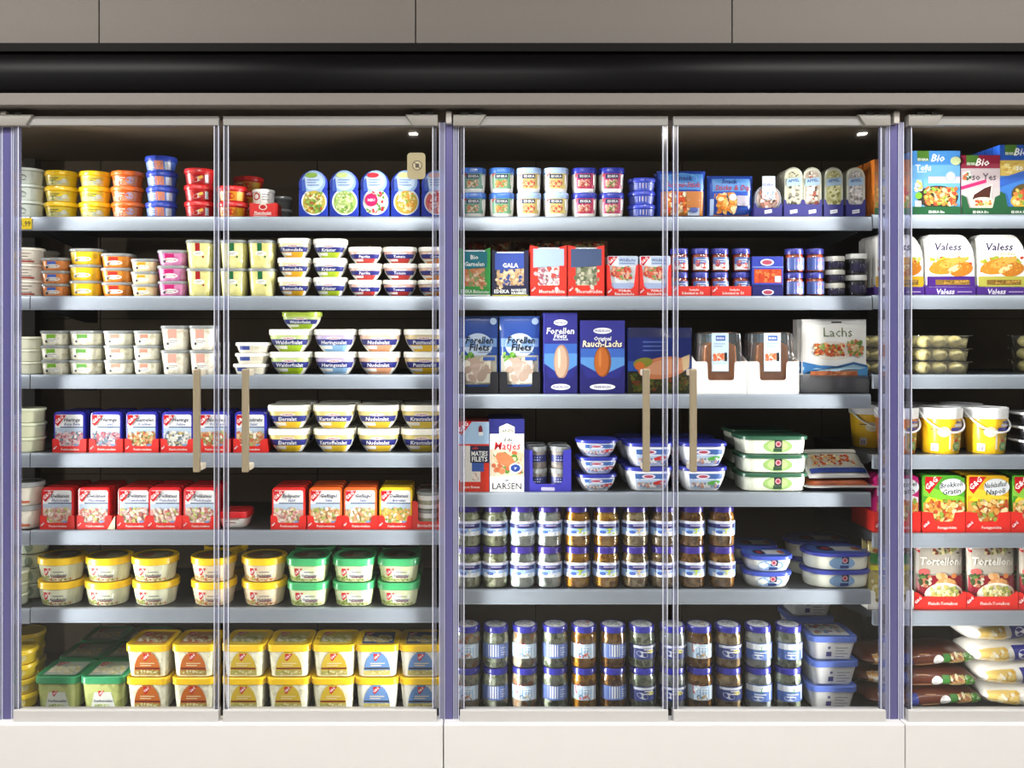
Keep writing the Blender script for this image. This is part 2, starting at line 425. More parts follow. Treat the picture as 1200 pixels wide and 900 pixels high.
# ------------------------------------------------------------------ doors
GLASS = clear('#fbfcfb', .015, .55)
PROF = clear('#e2e3f2', .08, 1.0, .07)
EDGE = mat('#dfe2ee', .15, 0, .6, .02)
M_handle = mat('#a89a80', .35, .45, .5, .04)
def door(a, b, label, hx=None, close=1):
    e = empty('glass_door', (0, DY, ZD0)); tag(e, label, 'door', 'glass doors of the display case')
    xa, xb = PX(a, DY), PX(b, DY); H = ZD1 - ZD0; zr = PZ(148, DY) - ZD0; zl = PZ(830, DY) - ZD0
    link('pane', box(xa + .003, xb - .003, -.002, .002, zl - .01, zr + .01, GLASS), e)
    link('top_rail', box(xa, xb, -.010, .012, zr, H, M_alu, .002), e)
    link('bottom_rail', box(xa, xb, -.014, .014, 0, zl, mat('#c2c0be', .35, .0, .5, .03), .003), e)
    for x, s in ((xa, 1), (xb, -1)):
        p = link('edge_profile', box(min(x, x + s * .014), max(x, x + s * .014), -.006, .008, zl, zr, PROF), e)
        for q in ((.0006, .0128) if s == close else (.0106,)):
            link('bead', box(min(x + s*q, x + s*(q + .0017)), max(x + s*q, x + s*(q + .0017)), -.0075, -.0045, zl, zr, EDGE), p)
    if hx:
        yh = -.045; Y = DY + yh; x = PX(hx, Y) ; z0, z1 = PZ(553, Y) - ZD0, PZ(432, Y) - ZD0
        hd = link('handle', box(x - .0095, x + .0095, yh - .010, yh + .006, z0, z1, M_handle, .004), e)
        for z in (z0 + .004, z1 - .020):
            link('handle_mount', box(x - .008, x + .013, yh + .004, -.002, z, z + .017, mat('#d6cdb8', .4), .003), hd)
    return e
door(18, 257.5, 'glass door with tan handle in front of the round dip tubs', 231, -1)
door(262.5, 512, 'glass door with tan handle in front of the deli bowls', 288, 1)
door(539, 782, 'glass door with tan handle in front of the trout boxes', 757, -1)
door(788, 1036, 'glass door with tan handle in front of the white salmon trays', 812, 1)
door(1062, 1320, 'glass door without visible handle in front of the ready meals', None, -1)
# sticker on the glass
st = empty('door_sticker', (PX(489, DY), DY - .0026, PZ(192, DY)))
tag(st, 'small beige sticker with a crossed-out symbol on the glass above the blue trays', 'sticker')
link('film', prism(rrect(-11*U, 9*U, -17*U, 12*U, 4*U), -.0006, 0, clear('#c9bd97', .3, .6, .55)), st)
D = Decal(flat(-.0006)); D.ell(0, -2, 5.5, 5.5, '#4a4436', 20); D.ell(0, -2, 4.6, 4.6, '#b7ab88', 20); D.rect(-2, -4.5, 2, 0, '#4a4436'); D.poly([(-4, 1.5), (-3.4, 2.2), (4, -5.5), (3.4, -6.2)], '#4a4436')
link('print', D.mesh(), st)
# ================================================================== goods: builders (sizes in photo pixels at the shelf front)
def tub(name, w, h, lid, body, deco=None, d=None, r=None, lid_h=5, taper=.82, cat='tub', lidrough=.3, toptext=None, bow=0.0, contents=None, topprint=None):
    d = d or w; W, Dp = w / 2, d / 2; rr = r if r is not None else min(W, Dp)
    f = lambda k: (W * k, Dp * (1 - (1 - k) * W / Dp) if Dp else 0, rr * k)
    prof = [(0, *f(taper * .95)), (1.0, *f(taper))]
    hb = h - lid_h
    for i in range(1, 6):
        t = i / 5; k = taper + (.94 - taper) * (t ** (1 - bow)) if bow < 1 else .94
        k = taper + (.94 - taper) * (1 - (1 - t) ** (1 + bow * 3)); prof.append((1 + (hb - 1) * t, *f(k)))
    L = Loft(prof)
    bm_ = body if not isinstance(body, str) else mat(body, .32, coat=.3)
    lm_ = lid if not isinstance(lid, str) else mat(lid, lidrough, coat=.2)
    parts = [['body', L.mesh(bm_, 'tub_body', 5)]]
    LL = Loft([(hb - .8, *f(.955)), (hb, *f(1)), (h - .9, *f(1)), (h, *f(.97)), (h, *f(.9)), (h - .55, *f(.87))])
    lp = ['lid', LL.mesh(lm_, 'tub_lid', 5)]
    if topprint:
        D = Decal(topface((h - .5) * U)); topprint(D, W * .86, Dp * .86); lp.append([('print', D.mesh())])
    parts.append(lp)
    if deco:
        D = Decal(L.surf, 2); deco(D, L, h); parts.append(['print', D.mesh()])
    return Kind(name, cat, w, h, d, parts)
def jar(name, w, h, lid, contents, deco, lid_h=8, top=None, neck=.86, cat='jar', tall=.80):
    R = w / 2; hb = h - lid_h
    f = lambda k: (R * k, R * k, R * k)
    P = [(0, *f(.86)), (1.2, *f(.96)), (3, *f(1)), (hb * tall, *f(1)), (hb * (tall + .1), *f(.96)), (hb * .97, *f(neck)), (hb, *f(neck))]
    L = Loft(P); I = Loft([(z + (.8 if i == 0 else 0), a - 1.1, b - 1.1, c - 1.1) for i, (z, a, b, c) in enumerate(P)])
    parts = [['glass', L.mesh(clear('#fafcfb', .045, 2.6), 'jar_glass', 7, top=False)], ['contents', I.mesh(contents, 'jar_contents', 6)]]
    lw = max(neck + .05, .93)
    LL = Loft([(hb - .5, *f(lw)), (h - 1.2, *f(lw)), (h, *f(lw - .05)), (h, *f(lw - .12)), (h - .4, *f(lw - .16))])
    lp = ['lid', LL.mesh(mat(lid, .28, .15, coat=.3), 'jar_lid', 7)]
    if top:
        D = Decal(topface((h - .35) * U)); top(D, R * (lw - .10)); lp.append([('print', D.mesh())])
    parts.append(lp)
    D = Decal(L.surf, 1, .0006); deco(D, L, h); parts.append(['label', D.mesh('jar_label')])
    return Kind(name, cat, w, h, w, parts)
def carton(name, w, h, d, col, deco, cat='carton', side=None, bev=.3):
    W = w / 2
    parts = [['body', box(-W*U, W*U, -d/2*U, d/2*U, 0, h*U, mat(col, .4), bev*U)]]
    D = Decal(flat(-d/2*U), 0, .0002); deco(D); parts.append(['print', D.mesh()])
    return Kind(name, cat, w, h, d, parts)
def pack(name, w, h, d, col, deco, cat='pack', rt=5, rb=3):
    """upright plastic pack with rounded shoulders"""
    parts = [['shell', prism(rrect(-w/2*U, w/2*U, 0, h*U, rt*U, rb*U, 4), -d/2*U, d/2*U, mat(col, .25, coat=.4), 1.6*U)]]
    D = Decal(flat(-d/2*U), 0, .0002); deco(D); parts.append(['label', D.mesh()])
    return Kind(name, cat, w, h, d, parts)
def pouch(name, w, h, t, m, deco, cat='pouch'):
    P = Pillow(w, h, t); m = mat(m, .25, coat=.5) if isinstance(m, str) else m
    D = Decal(P.surf, 2, .0005); D.dh = .00016; D.tx = .0009; deco(D)
    seal = [(-w/2*U, (h-2.2)*U), (w/2*U, (h-2.2)*U), (w/2*U, h*U), (-w/2*U, h*U)]
    return Kind(name, cat, w, h, t, [['bag', P.mesh(m)], ['print', D.mesh()], ['seal', prism(seal, -.0011, .0011, m)]])
def tray(name, w, hs, d, col, front, deco=None, hback=None, cat='display tray'):
    """card display tray; front = outline of the front panel (right half, bottom to top) in pixels, mirrored"""
    W = w / 2; th = .45
    pts = [(x*U, z*U) for x, z in front] + [(-x*U, z*U) for x, z in front[::-1] if x > 1e-6]
    m = mat(col, .5)
    hb = hback or hs
    side = [(-d/2*U, 0), (d/2*U, 0), (d/2*U, hb*U), (-d/2*U, hs*U)]
    parts = [['front_panel', prism(pts, (-d/2)*U, (-d/2 + th)*U, m)],
             ['side_panel', prism(side, -W*U, (-W + th)*U, m, axis='x')], ['side_panel', prism(side, (W - th)*U, W*U, m, axis='x')],
             ['bottom_panel', box((-W+th)*U, (W-th)*U, (-d/2+th)*U, d/2*U, .1*U, .5*U, m)]]
    if deco:
        D = Decal(flat(-d/2*U), 0, .0001); deco(D); parts.append(['print', D.mesh()])
    return Kind(name, cat, w, hs, d, parts)
def notch(W, hs, hf, cx, r=2.0):
    """front outline of a tray: full height hs at the ends, cut down to hf inside |x|<cx with rounded corners"""
    P = [(W, 0), (W, hs), (cx + r, hs)]
    P += [(cx + r - r * math.sin(a), hs - r + r * math.cos(a)) for a in (math.pi/4, math.pi/2)]
    P += [(cx - r + r * math.cos(a), hf + r - r * math.sin(a)) for a in (0, math.pi/4, math.pi/2)]
    return P + [(0, hf)]
def window_front(W, h, x, z0, z1):   # tall card front with a window, as a ring outline is split: two posts and a foot
    return None
CLEARLID = clear('#e9eef0', .08, 1.2, .30)
CLEARBODY = clear('#eef3f2', .06, 1.0, .10)
WHITE = '#f3f2ee'
NAVY = '#20246e'
BLUE = '#2a3a9c'
# ================================================================== bay of tubs and salads
# ---- top shelf
def d_pale(D, L, h):
    D.band(L, h*.80, h*.86, '#6f7a74'); g = 9
    D.ell(-3, h*.45, 9, 3.6, '#8d968f', 18); D.ell(-3, h*.42, 8.2, 3.0, '#dfe6df', 18)
    D.lines(-9, h*.5, 5, 3, 2.4, .8, '#7f8a84')
k = tub('dip_tub', 38, 19.4, '#dce4dd', '#d8e0d8', d_pale, lid_h=2.5, taper=.86)
put(k, 33, 'A1', 'pale grey-green round tub beside the yellow tubs', 'pale round tubs', 3, ranks=2, gap=1, skip=((1, 0),))
def d_yel(v):
    def f(D, L, h):
        D.band(L, 1, h*.62, '#e7d98a', -.62, .60); D.band(L, h*.35, h*.60, '#f0d030', -.62, .6)
        D.ell(-4, h*.25, 8, 2.6, '#8fa05a'); D.ell(5, h*.24, 5, 2.2, '#b9c3b4'); D.ell(10, h*.35, 3.4, 2.6, '#e3e6da')
        D.lines(-8, h*.48, 4 + v, 2, 2.2, .9, '#5a6a52')
    return f
k = tub('dip_tub', 39, 18.3, '#f2c40e', '#e9c21c', d_yel(0), lid_h=4.6)
put(k, 73, 'A1', 'yellow-lidded round dip tub beside the pale tubs', 'yellow dip tubs', 3)
k2 = tub('dip_tub', 38, 18.1, '#f2c40e', '#e9c21c', d_yel(4), lid_h=4.6)
put(k2, 112, 'A1', 'yellow-lidded round dip tub beside the orange tubs', 'yellow dip tubs', 3)
def d_or(D, L, h):
    D.band(L, 1, h*.66, '#d98a62', -.6, .62); D.band(L, h*.40, h*.66, '#e0601c', -.6, .3)
    D.ell(-2, h*.30, 9, 2.8, '#e9c7b0'); D.ell(8, h*.40, 4.5, 4, '#b8a6c8'); D.ell(-5, h*.2, 5, 2, '#9a4a22'); D.lines(-9, h*.52, 3, 2, 2.2, .9, '#f7e6d8')
k = tub('dip_tub', 38, 18.2, '#dd6516', '#d9662a', d_or, lid_h=4.6)
put(k, 150, 'A1', 'orange-lidded round dip tub between yellow and blue stacks', 'orange dip tubs', 3)
def d_blu(D, L, h):
    D.band(L, 2, h*.6, '#5d7fc8', -.75, .75); D.rect(-15, 2.5, -7, h*.6, '#dfe4ea'); D.rect(-2, 2, 8, h*.66, '#e28a62'); D.rect(10, 2.5, 17, h*.62, '#c9d2e2')
    D.lines(-6, h*.5, -2.5, 3, 2.6, .9, '#e8ecf6')
k = tub('dip_tub', 37, 18.0, '#2840a8', '#3f5cb8', d_blu, lid_h=4.8)
put(k, 190, 'A1', 'blue-lidded round dip tub with orange panel on the top shelf', 'blue dip tubs', 4, jit=3)
def d_red(D, L, h):
    D.band(L, 1.5, h*.62, '#a31018', -.7, .7); D.ell(3, h*.34, 6.5, 2.6, '#e9d9c9', 14, .4); D.ell(6, h*.45, 3, 1.6, '#f0c050', 12, .6)
    D.ell(-6, h*.40, 4, 3, '#d8392c'); D.rect(11, 3, 15, h*.6, '#c8d4da')
k = tub('dip_tub', 36, 19.2, '#c01a1c', '#b3161c', d_red, lid_h=5)
put(k, 234, 'A1', 'dark red round dip tub beside the blue stack', 'red dip tubs', 3)
def d_red2(D, L, h):
    D.band(L, 1.5, h*.64, '#d98a1c', -.5, .8); D.ell(-6, h*.36, 6, 4, '#e8e0d2'); D.ell(2, h*.36, 5, 3.6, '#c8201c'); D.rect(10, 2, 17, h*.6, '#e0b020'); D.lines(-9, h*.42, -3, 2, 2.4, 1, '#a01414')
k = tub('dip_tub', 37, 18.6, '#c01a1c', '#b81c1c', d_red2, lid_h=5)
put(k, 272, 'A1', 'red dip tub with yellow label behind the door gap', 'red dip tubs with yellow label', 2)
put(k, 289, 'A1', 'red dip tub set back behind the door gap stack', 'red dip tubs with yellow label', 3, y=.02 + 39*U, base=0, mid=.3)
def d_rt(D):
    D.ell(0, 12, 5, 3.6, '#e9cfc6'); D.ell(0, 12, 3.6, 2.5, '#b8191c'); D.text('Fleischsalat', 0, 5.2, 3, WHITE, 22); D.lines(-11, 2.6, 10, 2, 1.6, .7, '#f0c8c0')
k = tray('display_tray', 31, 17, 32, '#c4201c', [(15.5, 0), (15.5, 17), (0, 15)], d_rt)
put(k, 308, 'A1', 'small red card tray beside the red tubs', 'small red tray', 1, mid=0)
def d_wt(D, L, h): D.ell(-6, h*.5, 4.5, 4.5, '#c82424'); D.ell(-6, h*.5, 3, 3, '#f2eee8'); D.lines(1, h*.6, 9, 3, 3, 1, '#7a7a80')
k = tub('spread_tub', 27, 17, '#eceae4', '#e6e2da', d_wt, lid_h=3, taper=.92)
put(k, 309, 'A1', 'white tub with red rings in the small red tray', 'white tub in red tray', 2, y=.024, jit=.3)
k = tub('spread_tub', 26, 15, CLEARLID, CLEARBODY, None, lid_h=3)
put(k, 330, 'A1', 'small clear plastic cup behind the small red tray', 'clear cup', 2, y=.02 + 30*U)
# blue figure-eight packs
def fig8(ra, za, rb, zb, n=14):
    P = []
    for i in range(n + 1): a = math.radians(-52 + 284 * i / n); P.append((ra * math.cos(a), za + ra * math.sin(a)))
    return P
def d_fig(cols, badge, seed):
    def f(D):
        D.ell(1, 18, 14.8, 15.5, '#dfe6ee', 26); D.ell(0.5, 41, 13.6, 13.6, '#9ab8e6', 26); D.ell(0, 42, 11.6, 10.5, '#c4d8f2', 24)
        D.ell(1, 17.5, 13.2, 13.6, cols[0], 26)
        D.food(-10, 5, 12, 30, cols, 46, seed, .09, .18)
        D.ell(-2, 49, 7, 3, cols[1]); D.lines(-7, 43, 7, 3, 3, .9, '#6f86b8'); D.poly([(-13, 30), (-8, 30.5), (-10, 46), (-13.4, 42)], '#3a58b0')
        if badge: D.ell(-4, 20, 7.5, 7.5, '#c8105c', 20); D.text('NEU', -4, 20, 3, '#ffffff', 9)
    return f
for i, (cx, cols, bd, ds) in enumerate(((367, ['#c8b44a', '#8fb44a', '#e8e0a8', '#b05a30', '#6f9a3a'], 0, 'pasta picture, beside the clear cup'), (403, ['#a8c46a', '#c8d88a', '#7fa84a', '#e0e8b8'], 0, 'pale green cucumber picture'),
        (439, ['#d8e0d0', '#c82838', '#5a9a3a', '#f0f0e8', '#d85a60'], 1, 'round pink badge'), (475, ['#d8b040', '#e8d890', '#e8a030', '#a8b850', '#f2ecd0'], 0, 'yellow pasta picture under the beige sticker'), (511, ['#d86a6a', '#e8b0a8', '#c83a44', '#f0e0d8'], 0, 'pink picture beside the mullion'))):
    out = [(-17, 0), (17, 0), (17, 26), (15.5, 32)]
    top = [(17 * math.cos(math.radians(a)) * 1.0, 38 + 17 * math.sin(math.radians(a))) for a in range(-20, 201, 11)]
    P = [(x*U, z*U) for x, z in out + top + [(-15.5, 32), (-17, 26)]]
    D = Decal(flat(-15*U), 0, .0003); d_fig(cols, bd, i)(D)
    k = Kind('salad_cup_pack', 'salad pack', 34, 55, 30, [['card', prism(P, -15*U, 15*U, mat('#1f35a0', .35, coat=.3), 1.2*U)], ['print', D.mesh()]])
    put(k, cx, 'A1', 'blue figure-eight salad pack with ' + ds, 'blue figure-eight salad packs', mid=0, jit=.5)
# ---- second shelf
def d_tab(tab, body, oval=WHITE, dot='#404048', w=10, low=0.0):
    def f(D, L, h):
        D.rect(-w/2 - 1, h*.40, w/2 - 1, h - 4.4, tab); D.ell(0, h*.34, w*.85, h*.15, oval); D.ell(-w*.75 + 1, h*.26, 1.6, 1.6, dot, 10)
        D.lines(-w*.5, h*.36, w*.5, 2, 1.8, .6, '#9a9488')
    return f
def d_cream(D, L, h):
    D.band(L, h*.1, h*.2, '#b0403c', -.8, .5); D.ell(-10, h*.5, 4.5, h*.3, '#c03038'); D.ell(-10, h*.5, 3.4, h*.22, '#e8d8d0'); D.lines(-3, h*.62, 10, 3, 3.6, 1, '#9a9088')
k = tub('deli_tub', 37, 19, '#e4ddd0', '#e2d9cc', d_cream, lid_h=2.6, taper=.9)
put(k, 34, 'A2', 'cream round tub with red print at the mullion', 'cream round tubs', 3, ranks=2, gap=1, skip=((1, 0), (1, 1)))
FO = food
tubsA2 = [(69, 34, 15, FO('#c87438', '#d88a4a', '#b8622c'), '#4a6ac0', 'orange spread tub with blue tab', 'orange spread tubs'),
          (104, 39, 18.6, FO('#e8b818', '#f0c428', '#d8a410'), '#f4cc10', 'bright yellow spread tub with yellow tab', 'bright yellow spread tubs'),
          (140, 37, 16.7, FO('#d07a20', '#dc8a30', '#b86418'), '#b82c1c', 'orange spread tub with red tab', 'red-tab spread tubs'),
          (172, 32, 14.6, FO('#e0c898', '#ead8b0', '#d0b078'), '#f0a010', 'cream spread tub with orange tab', 'cream spread tubs'),
          (205, 36, 18, FO('#c878a8', '#d890b8', '#b86098'), '#c01c6c', 'pink spread tub with magenta tab', 'pink spread tubs')]
for cx, w, h, fm, tab, ds, g in tubsA2:
    k = tub('spread_tub', w, h, CLEARLID, fm, d_tab(tab, None, w=w*.3), lid_h=2.8, taper=.84, r=w*.32, d=w)
    put(k, cx, 'A2', ds + ' on the second shelf', g, 3, jit=1.6)
for cx, tab, ds in ((236, '#a81c1c', 'red tab beside the pink tubs'), (275, '#1c6a3a', 'dark green tab behind the door gap'), (308, '#1c6a3a', 'dark green tab beside the creamy bowls')):
    def dt(D, L, h, tab=tab):
        D.rect(-3, h*.60, 2.5, h - 3.5, tab); D.ell(1, h*.52, 6.5, h*.09, WHITE); D.lines(-3, h*.53, 4, 2, 1.6, .6, '#8a9a70'); D.ell(6, h*.4, 1.2, 1.2, tab, 8)
    k = tub('deli_cup', 33, 33, CLEARLID, FO('#dcd488', '#e6e0a0', '#ccc470', 50), dt, lid_h=3, taper=.80, r=11)
    put(k, cx, 'A2', 'tall creamy deli cup with ' + ds, 'tall creamy deli cups', 2)
def bowl_print(rim, base, word, navy='#262c7c', top=None, tx='#f4f4fa'):
    def f(D, L, h):
        D.band(L, 0.3, h*.30, base, -.62, .62); D.band(L, h*.12, h*.26, WHITE, -.62, -.1)
        D.band(L, h*.56, h*.74, rim, -.92, .92); D.band(L, h*.30, h*.56, navy, -.80, .80)
        D.ell(0, h*.60, 9, h*.06, '#efe6e8'); D.text('HOMANN', 0, h*.6, h*.07, '#b02030', 14)
        D.text(word, 0, h*.42, h*.16, tx, 32, .1)
    return f
def bowl(w, h, rim, base, word, lid='#f2efe6', **q):
    return tub('salad_bowl', w, h, lid, '#f0ede4', bowl_print(rim, base, word, **q), d=w*.8, r=w*.28, lid_h=h*.24, taper=.60, cat='bowl', bow=.35)
for cx, w, h, rim, base, word, ds in ((346, 39, 22.6, '#efe2b4', '#e8b020', 'Remoulade', 'yellow-and-white deli bowl with orange foot beside the tall cups'), (388, 40, 22.4, '#e4e6f0', '#b4cc28', 'Kräuter', 'white deli bowl with lime foot'),
                            (429, 40, 19.2, '#e2b8ac', '#c8403c', 'Paprika', 'low pink deli bowl beside the lime-footed bowls'), (469, 40, 19.2, '#dca89c', '#c83c38', 'Tomate', 'low pink deli bowl second from the mullion'), (510, 40, 19.2, '#e4c0a8', '#e08a28', 'Curry', 'low deli bowl with orange foot at the mullion')):
    k = bowl(w, h, rim, base, word)
    put(k, cx, 'A2', ds, 'small deli bowls', 3)
k = carton('flat_pack', 58, 66, 24, '#4a3a24', lambda D: D.food(-26, 50, 26, 65, ['#6a5a30', '#8a7a4a', '#4a2c1c', '#a09060'], 30, 4), 'pack')
put(k, 440, 'A2', 'dim brown pack standing behind the low pink bowls', 'dim brown pack', y=.16, mid=0)
# ---- third shelf
k = tub('deli_tub', 37, 14.6, '#dfe0cc', '#dcdcc6', None, lid_h=2.2, taper=.9)
put(k, 33, 'A3', 'pale cream round tub at the mullion, third shelf', 'pale cream tubs', 3)
for cx, w, h, tab, ds in ((68, 34, 17, '#7cb82c', 'light green tab'), (104, 40, 17, '#6aa84a', 'mid green tab'), (142, 36, 17, '#e09a88', 'salmon tab beside the green-tab tubs'), (175, 32, 17, '#e0907c', 'salmon tab beside the tall cups')):
    k = tub('salad_tub', w, h, CLEARLID, FO('#dcd8c0', '#e8e6d6', '#b8b090', 90), d_tab(tab, None, w=w*.3), lid_h=2.8, taper=.86, r=w*.32)
    put(k, cx, 'A3', 'clear salad tub with ' + ds, 'clear salad tubs with tabs', 3, jit=1.6)
for cx, ds in ((207, 'beside the salmon-tab tubs'), (240, 'behind the tan handle')):
    k = tub('salad_cup', 34, 28.5, CLEARLID, FO('#e0d8c4', '#ece8da', '#c8b8a0', 90), d_tab('#e0a898', None, w=10), lid_h=3, taper=.80, r=11)
    put(k, cx, 'A3', 'tall clear salad cup ' + ds, 'tall clear salad cups', 2)
def d_flatcup(D, L, h): D.rect(-14, h*.3, -2, h*.85, '#3a4c9c'); D.rect(0, h*.3, 16, h*.7, '#e4dcc4')
k = tub('flat_cup', 40, 12.4, '#e9e7e2', '#ded8c8', d_flatcup, lid_h=3.4, taper=.8, r=12, d=36)
put(k, 296, 'A3', 'flat cup with blue side behind the handle', 'flat cups', 3, jit=5, rot=4)
A3B = ((342, '#c8d890', '#a8c81c', 'Waldorfsalat', 'lime-footed salad bowl'), (394, '#c0b0d0', '#8cb8e0', 'Heringssalat', 'violet-and-blue salad bowl'), (445, '#e2b8a0', '#e0a078', 'Nudelsalat', 'salmon-footed salad bowl'), (498, '#e6d0a0', '#ecc020', 'Pusztasalat', 'yellow-footed salad bowl at the mullion'))
for cx, rim, base, word, ds in A3B:
    k = bowl(50, 26.4, rim, base, word)
    put(k, cx, 'A3', ds + ', third shelf', 'navy-band salad bowls', 2)
    if cx == 342:
        put(bowl(46, 20.5, rim, base, word, lid='#b8d050'), 354, 'A3', 'lime-lidded salad bowl perched on top of the stack', 'navy-band salad bowls', y=.026, lift=53*U)
# ---- fourth shelf
k = tub('deli_tub', 39, 17, '#d4d8bc', '#d0d2b4', None, lid_h=2.6, taper=.9)
put(k, 34, 'A4', 'pale green round tub at the mullion, fourth shelf', 'pale green round tubs', 3)
def d_pack(word, word2, pic, top='#f2f2f4', band='#2a3c6c', w=34, h=46, seed=1):
    def f(D):
        W = w / 2 - 2.2
        D.poly(rrect(-W, W, 3, h - 3.5, 2.5), top); D.rect(-W, h*.44, W, h*.60, '#b8c8dc'); D.rect(-W + 6, h*.60, W, h*.625, band)
        D.rect(-W, 4, W, h*.46, pic[0]); D.food(-W, 4, W, h*.52, pic, 60, seed, .10, .2)
        D.gg(-W + .5, h - 4, 13)
        D.text(word, 4.2, h*.80, 4.2, '#2a2c48', 21, .2); D.text(word2, 4.4, h*.69, 3.2, '#38508c', 22, .2)
        D.rect(-W + 1, 4, -W + 8, 9, '#e8e8ec'); D.rect(W - 10, 4, W - 2, 9, '#7c9cc8')
    return f
def d_gtray(D): D.text('Feinkostsalate', 1, 4.2, 2.8, '#f4e4e0', 24); 
def redtray(w, d, hs=16): return tray('display_tray', w, hs, d, '#cc1e18', notch(w/2, hs, 7.5, w/2 - 8, 3), lambda D: (D.text('Feinkostsalate', 1, 3.8, 2.6, '#f6e0da', w*.6), D.gg(-w/2 + 1, 8, 6)))
pinkp = ['#d8a0a8', '#e8c8cc', '#8a9ab0', '#f0e8e6', '#6a8a9a', '#c06a78']
shr = ['#d8a070', '#e8c8a0', '#c86a48', '#a8b070', '#f0e4d0']
wht = ['#e4e0d4', '#8a9ab0', '#f4f2ec', '#c8b070', '#6a7a8a', '#d8d8d0']
for i, (cx, w1, w2, pic, ds) in enumerate(((81, 'Herings', 'Rote Bete', pinkp, 'pink herring picture, first of the blue row'), (124, 'Herings', 'Salat', pinkp, 'pink herring picture, second of the blue row'), (166, 'Garnelen', 'Krabben', shr, 'shrimp picture under a dark band'), (208, 'Herings', 'Sahne', wht, 'creamy white herring picture'),
                                   (250, 'Nordsee', 'Krabben', shr, 'shrimp picture behind the door gap'), (293, 'Flusskrebs', 'Salat', shr, 'shrimp picture behind the right-hand handle'))):
    k = pack('salad_pack', 37, 47, 13, '#2c2ca0', d_pack(w1, w2, pic, w=37, h=47, seed=i), 'salad pack')
    put(redtray(40, 62), cx, 'A4', 'red card tray under blue salad packs with ' + ds, 'red trays of blue packs', mid=0, y=.016, jit=.3)
    put(k, cx, 'A4', 'blue salad pack with ' + ds, 'blue salad packs', ranks=4, gap=1.2, y=.0205, mid=0, jit=.8, lift=.002)
for i, (cx, base, word, ds) in enumerate(((340, '#ecc020', 'Eiersalat', 'beside the blue packs'), (393, '#f0c830', 'Kartoffelsalat', 'second from the blue packs'), (444, '#e0b830', 'Nudelsalat', 'second from the mullion'), (495, '#dcc040', 'Krautsalat', 'at the mullion'))):
    k = bowl(50, 27.6, '#e8d484', base, word, lid='#f2eede')
    put(k, cx, 'A4', 'yellow salad bowl %s, fourth shelf' % ds, 'yellow salad bowls', 2, ranks=2, gap=3)
# ---- fifth shelf
def d_fresh(D, L, h): D.band(L, h*.12, h*.22, '#c86a48', -.9, .4); D.lines(-12, h*.6, 4, 3, 5, 1.2, '#b8b4a4')
k = tub('deli_tub', 40, 27, CLEARLID, '#dcd6c8', d_fresh, lid_h=5, taper=.84)
put(k, 32, 'A5', 'whitish round deli tub at the mullion, fifth shelf', 'whitish deli tubs', 2)
meat = ['#d8a8a0', '#e8c8c0', '#c87870', '#f0e0d8', '#b8c070', '#e0d0b0']
for i, (cx, ds, col) in enumerate(((67, 'first of the red row by the mullion', '#c41c20'), (110, 'second of the red row', '#c41c20'), (157, 'dimmer label, beside the loose card', '#a81c1c'), (193, 'fourth of the red row', '#c41c24'), (234, 'last of the red row by the door gap', '#c41c24'))):
    k = pack('salad_pack', 38, 48, 13, col, d_pack('Delikatess', 'Fleischsalat', meat, w=38, h=48, seed=20 + i), 'salad pack')
    put(redtray(41, 62), cx, 'A5', 'red card tray under red meat-salad packs, ' + ds, 'red trays of meat salad', mid=0, y=.016, jit=.3)
    put(k, cx, 'A5', 'red meat-salad pack, ' + ds, 'red meat-salad packs', ranks=4, gap=1.2, y=.0205, mid=0, jit=.8, lift=.002)
P = [(0, 0), (9*U, 0), (9*U, 16*U)]
e = empty('card_flap', (PX(126, .016), .014, rowz('A5'))); tag(e, 'loose pale card triangle between red trays', 'card')
link('card', prism(P, 0, .0012, mat('#c8c0a4', .6)), e)
k = tub('dip_tub', 38, 19, '#b81c24', WHITE, lambda D, L, h: D.lines(-8, h*.5, 8, 2, 4, 1, '#c05050'), lid_h=7, taper=.78, r=10)
put(k, 277, 'A5', 'small white tub with red lid beside the handle gap', 'red-lid tub', y=.03)
for i, (cx, w1, w2, col, pic, ds) in enumerate(((338, 'Budapester', 'Salat', '#c42420', meat, 'red Budapest salad pack'), (381, 'Geflügel', 'Salat', '#dc5a20', ['#e0b080', '#e8d0a8', '#d09060', '#f2e8d8', '#a8b060'], 'orange poultry salad pack beside the red one'), (422, 'Geflügel', 'Salat', '#dc5a20', ['#e0b080', '#e8c8a0', '#d89870', '#f2e8d8', '#a8b060'], 'orange poultry salad pack beside the yellow one'), (464, 'Delikatess', 'Eiersalat', '#eec41c', ['#e0a860', '#f0d090', '#e8b850', '#f6ecd0', '#88a050'], 'yellow egg salad pack'))):
    k = pack('salad_pack', 39, 48, 13, col, d_pack(w1, w2, pic, w=39, h=48, seed=40 + i), 'salad pack')
    put(redtray(42, 62), cx, 'A5', 'red card tray holding the row of ' + ds, 'red trays of salad', mid=0, y=.016, jit=.3)
    put(k, cx, 'A5', ds, 'deli salad packs', ranks=4, gap=1.2, y=.0205, mid=0, jit=.8, lift=.002)
k = tray('display_tray', 38, 33, 84, '#c83028', notch(19, 33, 9, 12, 3), lambda D: D.text('Brotaufstrich', 0, 4.5, 3.4, '#f6e0da', 30))
put(k, 502, 'A5', 'red card tray of clear cups at the mullion', 'red tray of cups', mid=0, y=.016, jit=.2)
def d_cup(D, L, h): D.band(L, h*.55, h*.85, WHITE, -.8, .8); D.band(L, h*.08, h*.3, WHITE, -.8, .8)
k = tub('spread_cup', 29, 20.5, CLEARLID, FO('#8a8c78', '#a8a890', '#6c705c'), d_cup, lid_h=3, taper=.9, cat='cup')
put(k, 502, 'A5', 'clear spread cup in the red tray', 'clear spread cups', 2, ranks=3, y=.024, gap=1, jit=.3, mid=.2, lift=.002)
